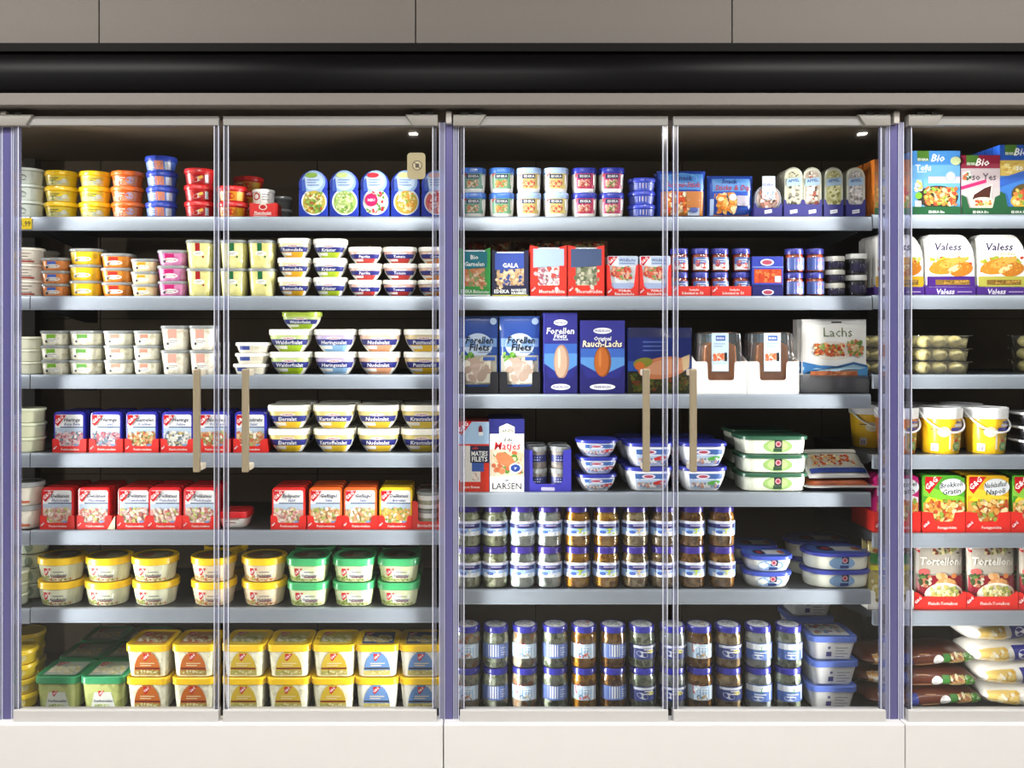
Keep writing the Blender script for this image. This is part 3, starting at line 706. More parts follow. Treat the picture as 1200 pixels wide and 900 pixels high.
# ---- sixth shelf
k = tub('deli_tub', 37, 17.6, '#c0c8b4', '#c2ccb8', lambda D, L, h: D.ell(2, h*.5, 5, 6, '#9aac98'), lid_h=2.6, taper=.9)
put(k, 40, 'A6', 'greyish green tub set back by the mullion, sixth shelf', 'greyish green tubs', 4, y=.09)
k = tub('deli_tub', 34, 13, '#d0d6c4', '#cdd6c4', None, lid_h=2.6, taper=.9)
put(k, 17, 'A6', 'pale tub peeping past the mullion, sixth shelf', 'pale tubs by the mullion', 3)
def oval_print(words, fruit, tint='#e4e6c8', leaf='#8a9a40'):
    def f(D, L, h):
        D.band(L, .6, h - 8, tint, -.75, .75); D.food(-22, 1, -2, 8, [leaf, '#b8c070', fruit], 12, 5, .2, .4); D.food(-4, .8, 18, 5, [fruit, '#d8c8a0', leaf], 12, 6, .3, .5)
        D.poly([(-6, 4.5), (12, 4.5), (14, 14), (-7, 14)], '#f2f2ea'); D.gg(-13, 16.5, 9.5)
        D.text(words, 4, 8.2, 2.6, '#2c3460', 18); D.lines(-2, 11.6, 10, 1, 2, .9, '#6a6f88'); D.rect(-2, 5.4, 12, 6.6, '#7a2c40')
    return f
def lidtop(c1, c2):
    def f(D, a, b): D.ell(0, 0, a*.9, b*.9, c1, 24); D.ell(-a*.3, -b*.1, a*.35, b*.3, c2); D.lines(-a*.1, b*.2, a*.6, 3, b*.3, b*.1, '#d8d0b8')
    return f
YL = '#eec21a'
k = tub('salad_tub', 55, 28, YL, '#e8e6d2', oval_print('Kartoffelsalat', '#c85a40'), d=50, lid_h=7.5, taper=.82, topprint=lidtop('#7d7448', '#a0402c'))
for cx, ds in ((73, 'first from the mullion'), (128, 'second from the mullion'), (183, 'third from the mullion')):
    put(k, cx, 'A6', 'yellow-lidded round salad tub, ' + ds, 'yellow-lidded salad tubs', 2, jit=2)
k = tub('salad_tub', 54, 28, YL, '#e6d6b4', oval_print('Nudelsalat', '#d0622c', '#ecd8b8', '#b87a30'), d=50, lid_h=7.5, taper=.82, topprint=lidtop('#7d6a48', '#a0502c'))
put(k, 251, 'A6', 'yellow-lidded tub with orange food behind the door gap', 'yellow-lidded salad tubs', 2, ranks=2, gap=4)
put(k, 310, 'A6', 'yellow-lidded tub with orange food beside the green lids', 'yellow-lidded salad tubs', 2)
GL = '#3fa868'
k = tub('salad_tub', 50, 28, GL, '#d8e2ae', oval_print('Gurkensalat', '#a8b848', '#e2e8bc', '#7a9a34'), d=50, r=15, lid_h=8, taper=.82, topprint=lidtop('#566a4c', '#8a4038'))
for cx, ds in ((363, 'beside the yellow lids'), (416, 'middle column of the green lids'), (468, 'beside the mullion')):
    put(k, cx, 'A6', 'green-lidded salad tub ' + ds, 'green-lidded salad tubs', 2, ranks=2, gap=4, jit=1.5)
# ---- deck
k = tub('spread_tub', 40, 17, '#e0c020', '#d8bc28', lambda D, L, h: D.ell(8, h*.5, 6, 5, '#e8dc9a'), lid_h=5, taper=.86)
put(k, 24, 'A7', 'yellow round tub stacked by the mullion on the deck', 'yellow tubs on the deck', 4, jit=8)
put(k, 30, 'A7', 'yellow round tub set back by the mullion on the deck', 'yellow tubs on the deck', 4, y=.16, jit=3, mid=.3)
def cone_print(top, low, seed, base=2):
    def f(D, L, h):
        P = [(-17, base), (18, base)] + [(17.5 * math.cos(math.radians(a)), base + 7 + 22 * math.sin(math.radians(a))) for a in range(8, 173, 15)] + [(-17, base + 7)]
        # arched label in slices so that it follows the wall
        z = base; nz = 14
        for i in range(nz):
            za = base + 28 * i / nz; zb = base + 28 * (i + 1) / nz
            t = (i + .5) / nz; w = 15.5 * math.sqrt(max(.03, 1 - (t / 1.02) ** 2.4))
            D.rect(-w, za, w, zb, low if t < .22 else top)
        D.gg(-4, base + 26, 9); D.rect(-14.6, base + 7.4, 14.6, base + 9.4, '#7a2c1c' if top != '#6c94cc' else '#3a3c48'); D.lines(-8, base + 14, 9, 2, 2.6, 1, '#f0dcb0')
        D.food(-13, base + .4, 14, base + 7, [low, '#e0d8a0', '#b8a860'], 12, seed, .3, .5)
    return f
def sq_tub(top, low, lid, body, seed, lidpic): 
    return tub('salad_tub', 52, 38.4, lid, body, cone_print(top, low, seed), d=56, r=9, lid_h=7.5, taper=.84, topprint=lidpic)
def sqlid(a1, a2):
    def f(D, a, b): 
        D.poly([(-a*.8, -b*.85), (a*.85, -b*.85), (a*.85, b*.8), (-a*.8, b*.8)], a1); D.food(-a*.8, -b*.8, a*.8, b*.3, ['#ece4b8', '#d8d090', '#f2ead0', a2], 30, 3, .1, .25); D.gg(-a*.7, b*.7, b*.5)
    return f
bodyC = FO('#e4e0c4', '#eeecd8', '#d0cca8', 80)
k1 = sq_tub('#c86a24', '#b89a50', YL, bodyC, 1, sqlid('#c88a50', '#c05030'))
for cx, ds in ((174, 'beside the green lids'), (227, 'beside the door gap')):
    put(k1, cx, 'A7', 'square salad tub with orange arched label ' + ds, 'square tubs, orange label', 2, ranks=1, mid=.1)
k2 = sq_tub('#d8b838', '#b8b464', YL, bodyC, 2, sqlid('#d8c050', '#a8b050'))
for cx, ds in ((286, 'by the door gap'), (338, 'middle column'), (391, 'beside the blue labels')):
    put(k2, cx, 'A7', 'square salad tub with yellow arched label, ' + ds, 'square tubs, yellow label', 2, mid=.1)
k3 = sq_tub('#6c94cc', '#c8bc70', YL, '#e8e6da', 3, sqlid('#4a5a88', '#e8d060'))
for cx, ds in ((442, 'beside the yellow labels'), (494, 'beside the mullion')):
    put(k3, cx, 'A7', 'square salad tub with blue arched label ' + ds, 'square tubs, blue label', 2, mid=.1)
def d_green(D, L, h):
    for i in range(6): D.rect(-14 + i * .8, 2 + i*3.2, 14 - i * .8, 5.2 + i*3.2, '#dfe4dc')
    D.text('Gurkensalat', 0, 11, 3.2, '#2c3c60', 24); D.gg(-5, 23, 7); D.food(-12, 2, 12, 8, ['#a8b870', '#d8e0b8', '#88a050'], 10, 7, .3, .5)
k = tub('salad_tub', 54, 40, '#2f8a5a', FO('#a8b068', '#b8c07c', '#8a9450', 40), d_green, d=58, r=9, lid_h=8, taper=.84, topprint=sqlid('#b8c4b8', '#d8dcd0'))
put(k, 68, 'A7', 'green-lidded square salad tub, beside the yellow stack', 'green square tubs', ranks=3, gap=3, mid=.1)
put(k, 121.5, 'A7', 'green-lidded square salad tub, beside the orange labels', 'green square tubs', ranks=3, gap=3, mid=.1)
# ================================================================== bay of fish and jars
# ---- top shelf: small cream-cheese tubs
def d_cc(label, pic, side=0):
    def f(D, L, h):
        D.band(L, h*.16, h*.78, label, -.62, .62); D.band(L, h*.56, h*.74, '#20305c', -.42, .34)
        D.food(-9 + side, h*.2, 7 + side, h*.52, pic, 22, 3, .14, .3); D.poly([(-12, h*.74), (-12, h*.60), (-7, h*.78)], '#c02030')
        D.text('EDEKA', 0, h*.65, h*.1, WHITE, 12); D.rect(9.5, h*.3, 11.5, h*.7, '#f0efe8')
    return f
CC = ((555, '#3a6cc0', '#7aa898', ['#c87858', '#e0a890', '#5a8a4a', '#e8d8c0'], 'mid-blue lid and green label, nearest the mullion'), (588, '#3a6cc0', '#7ab088', ['#d8a050', '#e0b890', '#5a9a4a', '#d87858'], 'mid-blue lid and green label, second column'),
      (619, '#9ab4dc', '#d8c070', ['#c84838', '#e08070', '#e8d0a0'], 'pale blue lid and yellow label, third column'), (651, '#a4bce4', '#e0cc78', ['#c84838', '#e09070', '#e8d0a0'], 'pale blue lid and yellow label, fourth column'),
      (684, '#24309c', '#c03060', ['#e0a890', '#d88870', '#f0e0d0', '#c05048'], 'navy lid and magenta label, fifth column'), (716, '#24309c', '#b8406c', ['#e0a890', '#d88870', '#f0e0d0', '#7a9a50'], 'navy lid and magenta label, sixth column'))
for cx, lid, lb, pic, ds in CC:
    k = tub('cream_cheese_tub', 30, 29, lid, '#efeeea', d_cc(lb, pic), lid_h=6, taper=.84, r=11, bow=.7)
    put(k, cx, 'B1', 'white cheese tub with ' + ds, 'small white cheese tubs', 2, jit=.6)
def d_bc(D, L, h): D.band(L, h*.2, h*.62, '#4a58b0', -.8, .8); D.rect(-8, h*.2, 6, h*.6, '#c8cce4'); D.rect(-2, h*.25, 3, h*.55, '#d8a080')
k = tub('dip_tub', 33, 15.4, '#2c3cae', '#4452b4', d_bc, lid_h=4.5, taper=.86)
put(k, 752, 'B1', 'translucent blue tub beside the snack bags', 'blue tubs', 3, jit=2)
def d_bag1(D):
    D.rect(-25, 33, 25, 52, '#4a86cc'); D.ell(0, 46, 18, 7, '#7cb0e0'); D.text('Snack', 2, 47, 6, '#1c2c7c', 30, .2); D.text('Surimi-Stick', 1, 39, 6, '#b03050', 44, .2)
    D.rect(-25, 3, 25, 31, '#d88838'); D.food(-24, 3, 8, 31, ['#e0702c', '#e89840', '#f0d0a0', '#d84c28', '#f2e4c8'], 40, 2, .1, .22); D.rect(4, 12, 22, 31, '#c07840'); D.poly(rrect(6, 20, 3, 21, 1), '#c8d4ec'); D.ell(13, 9, 5, 3, '#5a68b0')
k = pouch('snack_bag', 57, 56, 15, '#2444a4', d_bag1, 'bag')
put(k, 800, 'B1', 'large blue snack bag behind the door gap', 'snack bags', y=.022, mid=0, ranks=2, gap=3)
def d_bag2(D):
    D.rect(-22, 31, 22, 46, '#5a92d8'); D.text('Snack', -2, 43, 5.5, '#202c80', 26, .2); D.text('Sticks & Dip', 2, 35.5, 6, '#a83048', 44, .2)
    D.poly([(-20, 3), (21, 3), (21, 20), (-2, 30), (-20, 28)], '#e09030'); D.food(-19, 4, 8, 30, ['#e8a048', '#f0b860', '#d87a28', '#f4d8a8'], 36, 6, .12, .25)
    D.rect(6, 14, 21, 26, '#b8b0c0'); D.ell(1, 24, 4.5, 4, '#f2efe6'); D.rect(-25, 3, -21, 22, '#b0c8ec')
k = pouch('snack_bag', 54, 50, 14, '#2c50b0', d_bag2, 'bag')
put(k, 857, 'B1', 'blue and orange snack bag with white dip picture', 'snack bags', y=.022, mid=0)
def nav_front(w, h): return tray('display_tray', w, h, 60, '#231f6e', notch(w/2, h + 6, h, w/2 - 3, 2.5), lambda D: (D.poly([(-4, 4), (4.4, 5.4), (4.2, 9.4), (-4.2, 8)], '#f0f0f4'), D.text('EDEKA', 0, 6.7, 1.8, '#4a4a80', 7, rot=.15)))
put(nav_front(33, 11), 900, 'B1', 'navy card tray under the round shrimp pack', 'navy trays', mid=0, jit=.2)
def d_rnd(D):
    D.ell(0, 22, 14.8, 15.5, '#8a8890', 24); D.ell(0, 22, 13.2, 14, '#c0a8a0', 24); D.food(-11, 9, 11, 35, ['#c89080', '#e0b8a8', '#a86858', '#ece0d8', '#6a5a58'], 50, 8, .1, .2)
    D.poly([(-7, 22), (8, 21), (8, 48), (-7, 48)], '#dde4ee'); D.text('EDEKA', 0, 38, 3, '#2c3c8c', 12); D.food(-7, 20, 8, 32, ['#90b0d8', '#c8b0a8'], 8, 3)
P = rrect(-15.5*U, 15.5*U, 0, 38*U, 15*U, 10*U)
D = Decal(flat(-4*U), 0, .0002); d_rnd(D)
k = Kind('round_seafood_pack', 'seafood pack', 31, 48, 8, [['shell', prism(P, -4*U, 4*U, mat('#a8aab4', .3, .3), 1.4*U)], ['label', D.mesh()]])
put(k, 900, 'B1', 'round clear shrimp pack with pale hanging label', 'round seafood packs', y=.0225, mid=0, lift=.002, jit=.4)
def d_tin(pic, seed):
    def f(D):
        D.poly(rrect(-10.2, 10.2, 8, 57, 10, 2), '#c8c8b8'); D.poly(rrect(-8.6, 8.6, 10, 55, 8.5, 1), pic[0]); D.food(-8, 12, 8, 38, pic, 30, seed, .16, .3)
        D.poly([(-8.6, 36), (8.6, 38), (8.6, 47), (-8.6, 45)], '#a8c4e0'); D.text('APPEL', 0, 43, 3.4, '#1c3c80', 14, rot=.1); D.food(-6, 46, 6, 54, pic, 6, seed, .2, .3)
    return f
for i, (cx, pic, ds) in enumerate(((930, ['#c8c4a8', '#585854', '#e0dcc4', '#8a8478', '#d8d2b8'], 'dark squares picture'), (952, ['#b8a898', '#a85848', '#584c44', '#e0d8cc', '#ded6ca'], 'red and dark rings picture'), (977, ['#b8b478', '#d8d4a0', '#8c8848', '#e4dfb8'], 'olive green rings picture'), (1003, ['#b0a8a4', '#d8d0cc', '#88807c', '#e8e4e0'], 'grey-pink fillets picture'))):
    put(nav_front(23, 15), cx, 'B1', 'navy card tray under the fish tin with ' + ds, 'navy trays', mid=0, jit=.2)
    P = rrect(-10.8*U, 10.8*U, 0, 59*U, 10.6*U, 2*U)
    D = Decal(flat(-7*U), 0, .0002); d_tin(pic, i)(D)
    k = Kind('fish_tin', 'fish tin', 22, 59, 14, [['shell', prism(P, -7*U, 7*U, mat('#b8b8a8', .3, .4), 1.2*U)], ['label', D.mesh()]])
    put(k, cx, 'B1', 'upright arched fish tin with ' + ds, 'upright fish tins', y=.0225, mid=0, ranks=2, gap=1.5, lift=.002, jit=.3)
# ---- second shelf
def split_front(name, w, h, d, col, wx, wz0, wz1, deco, foot='#000', label=None):
    """tall card sleeve with a window: two posts, a foot and side walls"""
    m = mat(col, .45); W = w / 2; t = .5
    parts = [['front_panel', prism([(x*U, z*U) for x, z in ((-W, 0), (W, 0), (W, h), (wx, h - 2), (wx, wz0 + 1), (wx - 1.2, wz0), (-wx + 1.2, wz0), (-wx, wz0 + 1), (-wx, h - 2), (-W, h))], -d/2*U, (-d/2 + t)*U, m)],
             ['side_panel', prism([(-d/2*U, 0), (d/2*U, 0), (d/2*U, h*.8*U), (-d/2*U, h*U)], -W*U, (-W + t)*U, m, axis='x')],
             ['side_panel', prism([(-d/2*U, 0), (d/2*U, 0), (d/2*U, h*.8*U), (-d/2*U, h*U)], (W - t)*U, W*U, m, axis='x')],
             ['bottom_panel', box((-W+t)*U, (W-t)*U, (-d/2+t)*U, d/2*U, .1*U, .6*U, m)]]
    D = Decal(flat(-d/2*U), 0, .0001); deco(D); parts.append(['print', D.mesh()])
    return Kind(name, 'display tray', w, h, d, parts)
def sea_pack(w, h, pic, seed, topc, words, m=None):
    def f(D):
        W = w / 2 - 1.5
        D.poly(rrect(-W, W, 4, h - 2, 2), pic[0]); D.food(-W, 5, W, h * .6, pic, 50, seed, .1, .2); D.poly([(-W, h*.58), (W, h*.62), (W, h - 2), (-W, h - 2)], topc)
        for j, t in enumerate(words): D.text(t, 0, h*.84 - j * 8, 5, WHITE, w*.7)
    return pack('seafood_pack', w, h, 8, '#c0c4c8', f, 'seafood pack', 3, 2)
sl = [(556, 37, 57, '#2e8a3c', 12, 12, ('EDEKA Bio', 'Garnelen'), '#f2f4ee', ['#d8a078', '#c87850', '#e8c8a8', '#8a9a60'], '#1c7484', ['Bio', 'Garnelen'], 'green card tray of shrimp packs'),
      (598, 43, 55, '#1c1c38', 16, 13, ('EDEKA', 'NORDSEE KRABBEN'), '#f2f4ee', ['#c8a880', '#a88860', '#e0c8a0', '#3a4c8c'], '#3a50a0', ['', 'GALA'], 'black card tray of shrimp packs'),
      (643, 43, 60, '#d62e22', 12.5, 13, ('Meeresfrüchte',), '#f8e8e4', ['#e0d4d4', '#c8a8b0', '#a86878', '#f0ece8', '#c05048'], '#a8bce0', ['', ''], 'red card tray of pink seafood packs'),
      (687, 43, 60, '#d62e22', 12.5, 13, ('Meeresfrüchte',), '#f8e8e4', ['#a8a890', '#888870', '#c8c4a8', '#6c7458', '#d0ccc0'], '#48587c', ['', ''], 'red card tray of olive seafood packs')]
for i, (cx, w, h, col, wx, wz, tx, tc, pic, topc, words, ds) in enumerate(sl):
    def dd(D, tx=tx, tc=tc, w=w, col=col):
        if len(tx) == 2 and col == '#1c1c38': D.text('EDEKA', -10, 6, 4, tc, 18); D.text('NORDSEE', 10, 7.5, 2.8, tc, 18); D.text('KRABBEN', 10, 4, 2.8, tc, 18); D.rect(-w/2, 0, w/2, 1.8, '#d8d020')
        elif len(tx) == 2: D.text('EDEKA Bio', -6, 6, 4, tc, 20); D.text('Garnelen', 10, 5.5, 3, tc, 14); D.rect(-w/2, 0, w/2, 2.4, '#e8ece8')
        else: D.text(tx[0], 4, 6, 4, tc, 30); D.gg(-w/2 + 1, 11, 7)
    put(split_front('display_tray', w, h, 66, col, wx, wz, h, dd), cx, 'B2', ds, 'seafood trays', y=.016, mid=0, jit=.2)
    put(sea_pack(w - 4, h - 3, pic, i + 3, topc, words), cx, 'B2', 'seafood pack in the ' + ds.replace(' of ', ' for '), 'seafood packs', y=.0185, mid=0, lift=.002, ranks=3, gap=3, jit=.4)
for i, (cx, ds) in enumerate(((572, 'beside the mullion'), (630, 'in the middle'), (686, 'by the upright'))):
    k = pouch('frozen_seafood_bag', 58, 73, 20, FO('#5a2c1c', '#7a4a30', '#8a7a50', 70), lambda D: D.food(-26, 36, 26, 70, ['#9a2c1c', '#b85838', '#9a8a4a', '#5a3018', '#c8aa80'], 60, i), 'bag')
    put(k, cx, 'B2', 'dim reddish-brown seafood bag standing behind the trays ' + ds, 'bags behind the trays', y=.19, mid=0)
def d_sal(D):
    D.rect(-17, 6, 17, 46, '#dfe4ec'); D.gg(-17, 46, 11); D.rect(-5, 36, 17, 46, '#b8c8e0'); D.text('Wildlachs', 5, 42, 3.4, '#30488c', 20); D.lines(-4, 37.5, 14, 1, 2, 1, '#6078b0')
    D.food(-15, 18, 12, 35, ['#d86048', '#e08868', '#c84838', '#e8b098', '#7a9a50'], 34, 3, .14, .28); D.rect(-16, 7, 14, 15, '#a8b8dc')
for cx, ds in ((730, 'beside the olive seafood packs'), (768, 'beside the small jars')):
    k = pack('salmon_pack', 36, 47, 12, '#d0d8e8', d_sal, 'salmon pack', 2, 1)
    def dd(D): D.text('Wildlachs', 2, 7, 2.6, WHITE, 16); D.text('Räucherlachs', 2, 3.2, 3, WHITE, 26); D.gg(-18, 9, 7)
    fr = [(18.8, 0), (18.8, 38), (15.5, 36), (13, 12), (10, 9), (0, 9)]
    kt = tray('display_tray', 37.5, 38, 56, '#d02a20', fr, dd)
    put(kt, cx, 'B2', 'red card tray of pale salmon packs ' + ds, 'red salmon trays', y=.016, mid=0, jit=.2)
    put(k, cx, 'B2', 'pale blue salmon pack in red tray ' + ds, 'salmon packs', y=.0195, mid=0, lift=.002, ranks=3, gap=1.5, jit=.4)
def d_jl(c1, c2, logo=0):
    def f(D, L, h):
        D.band(L, h*.10, h*.62, '#e2e4ea', -.62, .62); D.band(L, h*.34, h*.62, '#5a74b4', -.62, .62); D.ell(3, h*.26, 4.5, 3.6, c1); D.ell(-5, h*.36, 3, 4, c2); D.rect(6, h*.12, 9, h*.5, '#f0f0f0')
        D.lines(-5, h*.5, 5, 2, 2.4, .8, WHITE)
    return f
roe = FO('#c84418', '#d85a24', '#a83410', 160)
for cx, ds in ((796, 'by the door gap'), (820, 'second from the door gap'), (843, 'third from the door gap'), (868, 'beside the navy salmon box')):
    k = jar('roe_jar', 22, 28, '#3a3c94', roe, d_jl('#c83a2c', '#b04848'), lid_h=6, neck=.9)
    put(k, cx, 'B2', 'small orange jar in red tray, ' + ds, 'small orange jars', 2, y=.024, lift=.002, jit=.4)
for cx, ds in ((809.5, 'beneath the small jars at the door gap'), (857, 'beneath the small jars by the salmon box')):
    kt = tray('display_tray', 46.5, 12, 30, '#d02a20', [(23.2, 0), (23.2, 12), (0, 12)], lambda D: (D.text('Seelachs', 4, 8, 2.4, WHITE, 14), D.text('Schnitzel in Öl', 2, 4, 3, WHITE, 28), D.gg(-22, 11, 8)))
    put(kt, cx, 'B2', 'low red card tray ' + ds, 'low red trays', y=.016, mid=0, jit=.1)
def d_navybox(D):
    D.rect(-18, 0, 18, 11, '#22266e'); D.ell(0, 5, 7, 3.4, '#e4e4ee', 20); D.ell(0, 5, 5.4, 2.4, '#b04a60', 20); D.rect(-17.5, 11, 17.5, 14, '#1a2060')
    D.rect(-16, 16, 16, 32, '#c84a24'); D.food(-16, 16, 16, 32, ['#d85c30', '#c04020', '#e07840', '#b83818'], 24, 4, .15, .3); D.ell(-1, 40, 8, 4, '#d8dcec', 20); D.ell(-1, 40, 6, 2.8, '#b04a60', 20); D.rect(-18, 34, 18, 35, '#8aa0d8'); D.rect(8, 17, 15, 24, '#d8dce8')
k = carton('salmon_box', 36, 47, 14, '#2c3a9c', d_navybox, 'box')
put(k, 900, 'B2', 'navy box with orange salmon window between the small jars', 'navy salmon box', y=.02, mid=0, ranks=3, gap=1.5)
def d_rj(D, L, h): D.band(L, h*.10, h*.62, '#5468b0', -.7, .7); D.rect(-3, h*.12, 8.5, h*.58, '#e8e6ea'); D.ell(3, h*.24, 4, 2.6, '#d09890'); D.ell(3, h*.5, 4, 1.6, '#c05868')
for cx, ds in ((930, 'beside the navy salmon box'), (954, 'beside the dark jars')):
    k = jar('roe_jar', 22.5, 28, '#34368c', roe, d_rj, lid_h=6, neck=.9)
    put(k, cx, 'B2', 'small orange jar with white label ' + ds, 'small white-label jars', 2, jit=.6)
dark = FO('#14121c', '#242030', '#0c0a10', 160)
def d_dj(D, L, h): D.band(L, h*.18, h*.55, '#2c2848', -.6, .6); D.lines(0, h*.45, 7, 2, 2.2, 1, '#d8d8e4'); D.rect(-9, h*.1, -8.2, h*.65, '#c8ccd8')
k = jar('caviar_jar', 23, 15.6, '#d6d4cc', dark, d_dj, lid_h=5, neck=.95)
put(k, 978, 'B2', 'flat black caviar jar with pale lid', 'flat caviar jars', 3)
k = jar('caviar_jar', 24, 25, '#d8d8d4', dark, d_dj, lid_h=5.5, neck=.95)
put(k, 1003, 'B2', 'taller black caviar jar beside the flat ones', 'tall caviar jars', 2)
# ---- third shelf
def d_for(D):
    D.rect(-22, 62, 22, 88, '#2c4c9c'); D.rect(-22, 54, 22, 64, '#7ca0d4'); D.ell(0, 56, 17, 14, '#c4d4ec', 24); D.rect(-22, 10, 22, 44, '#b8b4a4')
    D.text('Forellen', 2, 62, 8, '#20242c', 32, .15); D.text('Filets', 2, 53.5, 8, '#20242c', 24, .15); D.lines(0, 47, 16, 1, 2, 1, '#7888a0')
    D.food(-22, 34, -4, 48, ['#4a8a2c', '#6aa83c', '#8ab850'], 12, 3, .2, .3); D.food(-20, 10, 18, 42, ['#d8ccb8', '#c0a898', '#e8e0d0', '#b8a090'], 16, 6, .22, .4)
    D.poly([(-2, 12), (14, 12), (15, 40), (4, 34)], '#e8e2d0'); D.poly([(-16, 14), (-4, 12), (8, 36), (-8, 34)], '#c8b0a4'); D.rect(6, 38, 20, 42, '#3c60b0'); D.ell(18, 84, 4, 4, '#a8c0e0')
kp = pouch('trout_pouch', 47, 90, 7, '#34549c', d_for, 'pouch')
for cx, ds in ((560, 'beside the mullion'), (609, 'beside the tall trout box')):
    put(kp, cx, 'B3', 'blue trout fillet pouch ' + ds, 'trout fillet pouches', y=.026, mid=0, lift=.003, jit=.5, ranks=2, gap=3)
    kt = tray('display_tray', 48, 26, 60, '#14141c', notch(24, 26, 8.5, 14.5, 2.5), None)
    put(kt, cx, 'B3', 'black card tray under the trout pouch ' + ds, 'black trout trays', y=.018, mid=0, jit=.3)
def d_tb(w, h, words, fish, fx, fw, fh, brand):
    def f(D):
        W = w / 2; D.rect(-W + .5, 18, W - .5, h*.56, '#5a90d0'); D.rect(-W + .5, h*.5, W - .5, h*.62, '#3c64b8'); D.poly([(-W + .5, 16), (W - .5, 16), (W - .5, 34), (0, 22), (-W + .5, 36)], '#2a2c80')
        D.ell(fx, 38, fw, fh, fish[1], 22); D.ell(fx - fw*.1, 38, fw*.82, fh*.92, fish[0], 22); D.ell(fx - fw*.3, 42, fw*.18, fh*.6, fish[2], 16)
        D.poly([(-W + .2, 0), (W - .2, 0), (W - .2, 34), (W*.72, 19), (-W*.72, 19), (-W + .2, 34)], '#25246c')
        for z, s in ((h*.88 if w < 45 else h*.86, .36), (8.5, .5)): D.ell(0, z, W*s*1.15, 3.6, '#f0f0f6', 22); D.text(brand, 0, z, 2.6, '#25246c', W*s*1.9)
        for t, z, s, c in words: D.text(t, 0, z, s, c, w*.88, .12)
    return f
k = carton('trout_box', 39, 95, 18, '#2a2a7c', d_tb(39, 95, (('Forellen', 74, 7, '#f4f4fa'), ('Filets', 68, 5, '#f4f4fa'), ('Räucherfisch', 64, 2.4, '#d8e0f4')), ['#c8a890', '#a88070', '#e0cdbb'], 1, 9, 20, 'FRIEDRICHS'), 'box')
put(k, 657, 'B3', 'tall narrow navy trout fillet box', 'navy fish boxes', mid=0, ranks=2, jit=.4)
k = carton('salmon_box', 52, 86, 18, '#2a2a7c', d_tb(52, 86, (('Original', 65, 4.4, '#f4f4fa'), ('Rauch-Lachs', 59, 7.4, '#f8f0c8')), ['#b8642c', '#8a4a20', '#cc7c40'], 0, 10, 18, 'FRIEDRICHS'), 'box')
put(k, 706, 'B3', 'broad navy smoked salmon box', 'navy fish boxes', mid=0, ranks=2, jit=.4)
def d_side(D):
    D.rect(-38, 0, 38, 26, '#2c2c14'); D.food(-36, 1, 36, 24, ['#4a5a1c', '#6a6a24', '#2c3410', '#584a20', '#7c3c1c'], 50, 5, .12, .25); D.rect(-38, 26, 38, 66, '#1c2c78'); D.rect(-38, 26, 38, 38, '#2850a8')
    D.ell(4, 30, 30, 13, '#d88458', 26, .15); D.ell(8, 31, 24, 9, '#e4a078', 24, .15); D.poly([(26, 42), (36, 46), (35, 30), (28, 26)], '#e8c89c'); D.ell(-20, 36, 12, 6, '#8a8a30', 18, .2); D.ell(-24, 32, 6, 5, '#d8702c'); D.lines(-20, 60, 10, 3, 5, 1.4, '#5a70b8')
k = pack('salmon_side_pack', 78, 78, 10, '#1a2258', d_side, 'salmon pack', 2, 1)
put(k, 773, 'B3', 'wide dark blue salmon side pack behind the door gap', 'salmon side pack', y=.06, mid=0, ranks=2)
wt = [(30.2, 0), (30.2, 38), (18, 38), (16, 36), (15.5, 18), (13.5, 16), (0, 16)]
def d_blis(D):
    D.rect(-11, 26, 9, 71, '#c8dcec'); D.rect(-6, 62, 5, 68, '#2450a8'); D.text('EDEKA', -.5, 65, 2.6, '#ffffff', 9); D.food(-10, 38, 8, 48, ['#d86a40', '#e89870', '#f0d8c8'], 14, 2, .25, .4); D.rect(-10, 27, 8, 34, '#f4f4f4'); D.lines(-8, 58, 5, 2, 3, .8, '#90a8c8'); D.rect(4, 38, 7, 48, '#20242c')
for cx, ds in ((845, 'beside the handle'), (906, 'beside the large white pouch')):
    L = Loft([(6, 20, 2.4, 2), (30, 20, 2.8, 2), (56, 18, 2.6, 2), (60, 12, 1, 1)])
    C = Loft([(4, 26, 5, 4), (40, 26.5, 5, 4), (70, 24, 4.6, 4), (72, 20, 3, 3)])
    D = Decal(flat(-5.2*U), 0, .0004); d_blis(D)
    k = Kind('salmon_blister', 'salmon pack', 54, 72, 10, [['blister', C.mesh(clear('#f4f8fa', .05, 1.6, .03))], ['salmon', L.mesh(FO('#cc7434', '#e08c4c', '#b8601c', 25))], ['label', D.mesh()]])
    put(k, cx, 'B3', 'clear salmon blister in white tray ' + ds, 'salmon blisters', y=.020, mid=0, lift=.001, ranks=3, gap=2, jit=.5)
    put(tray('display_tray', 60.6, 38, 56, '#f4f2ee', wt, None, hback=58), cx, 'B3', 'white card tray of salmon ' + ds, 'white salmon trays', y=.016, mid=0, jit=.2)
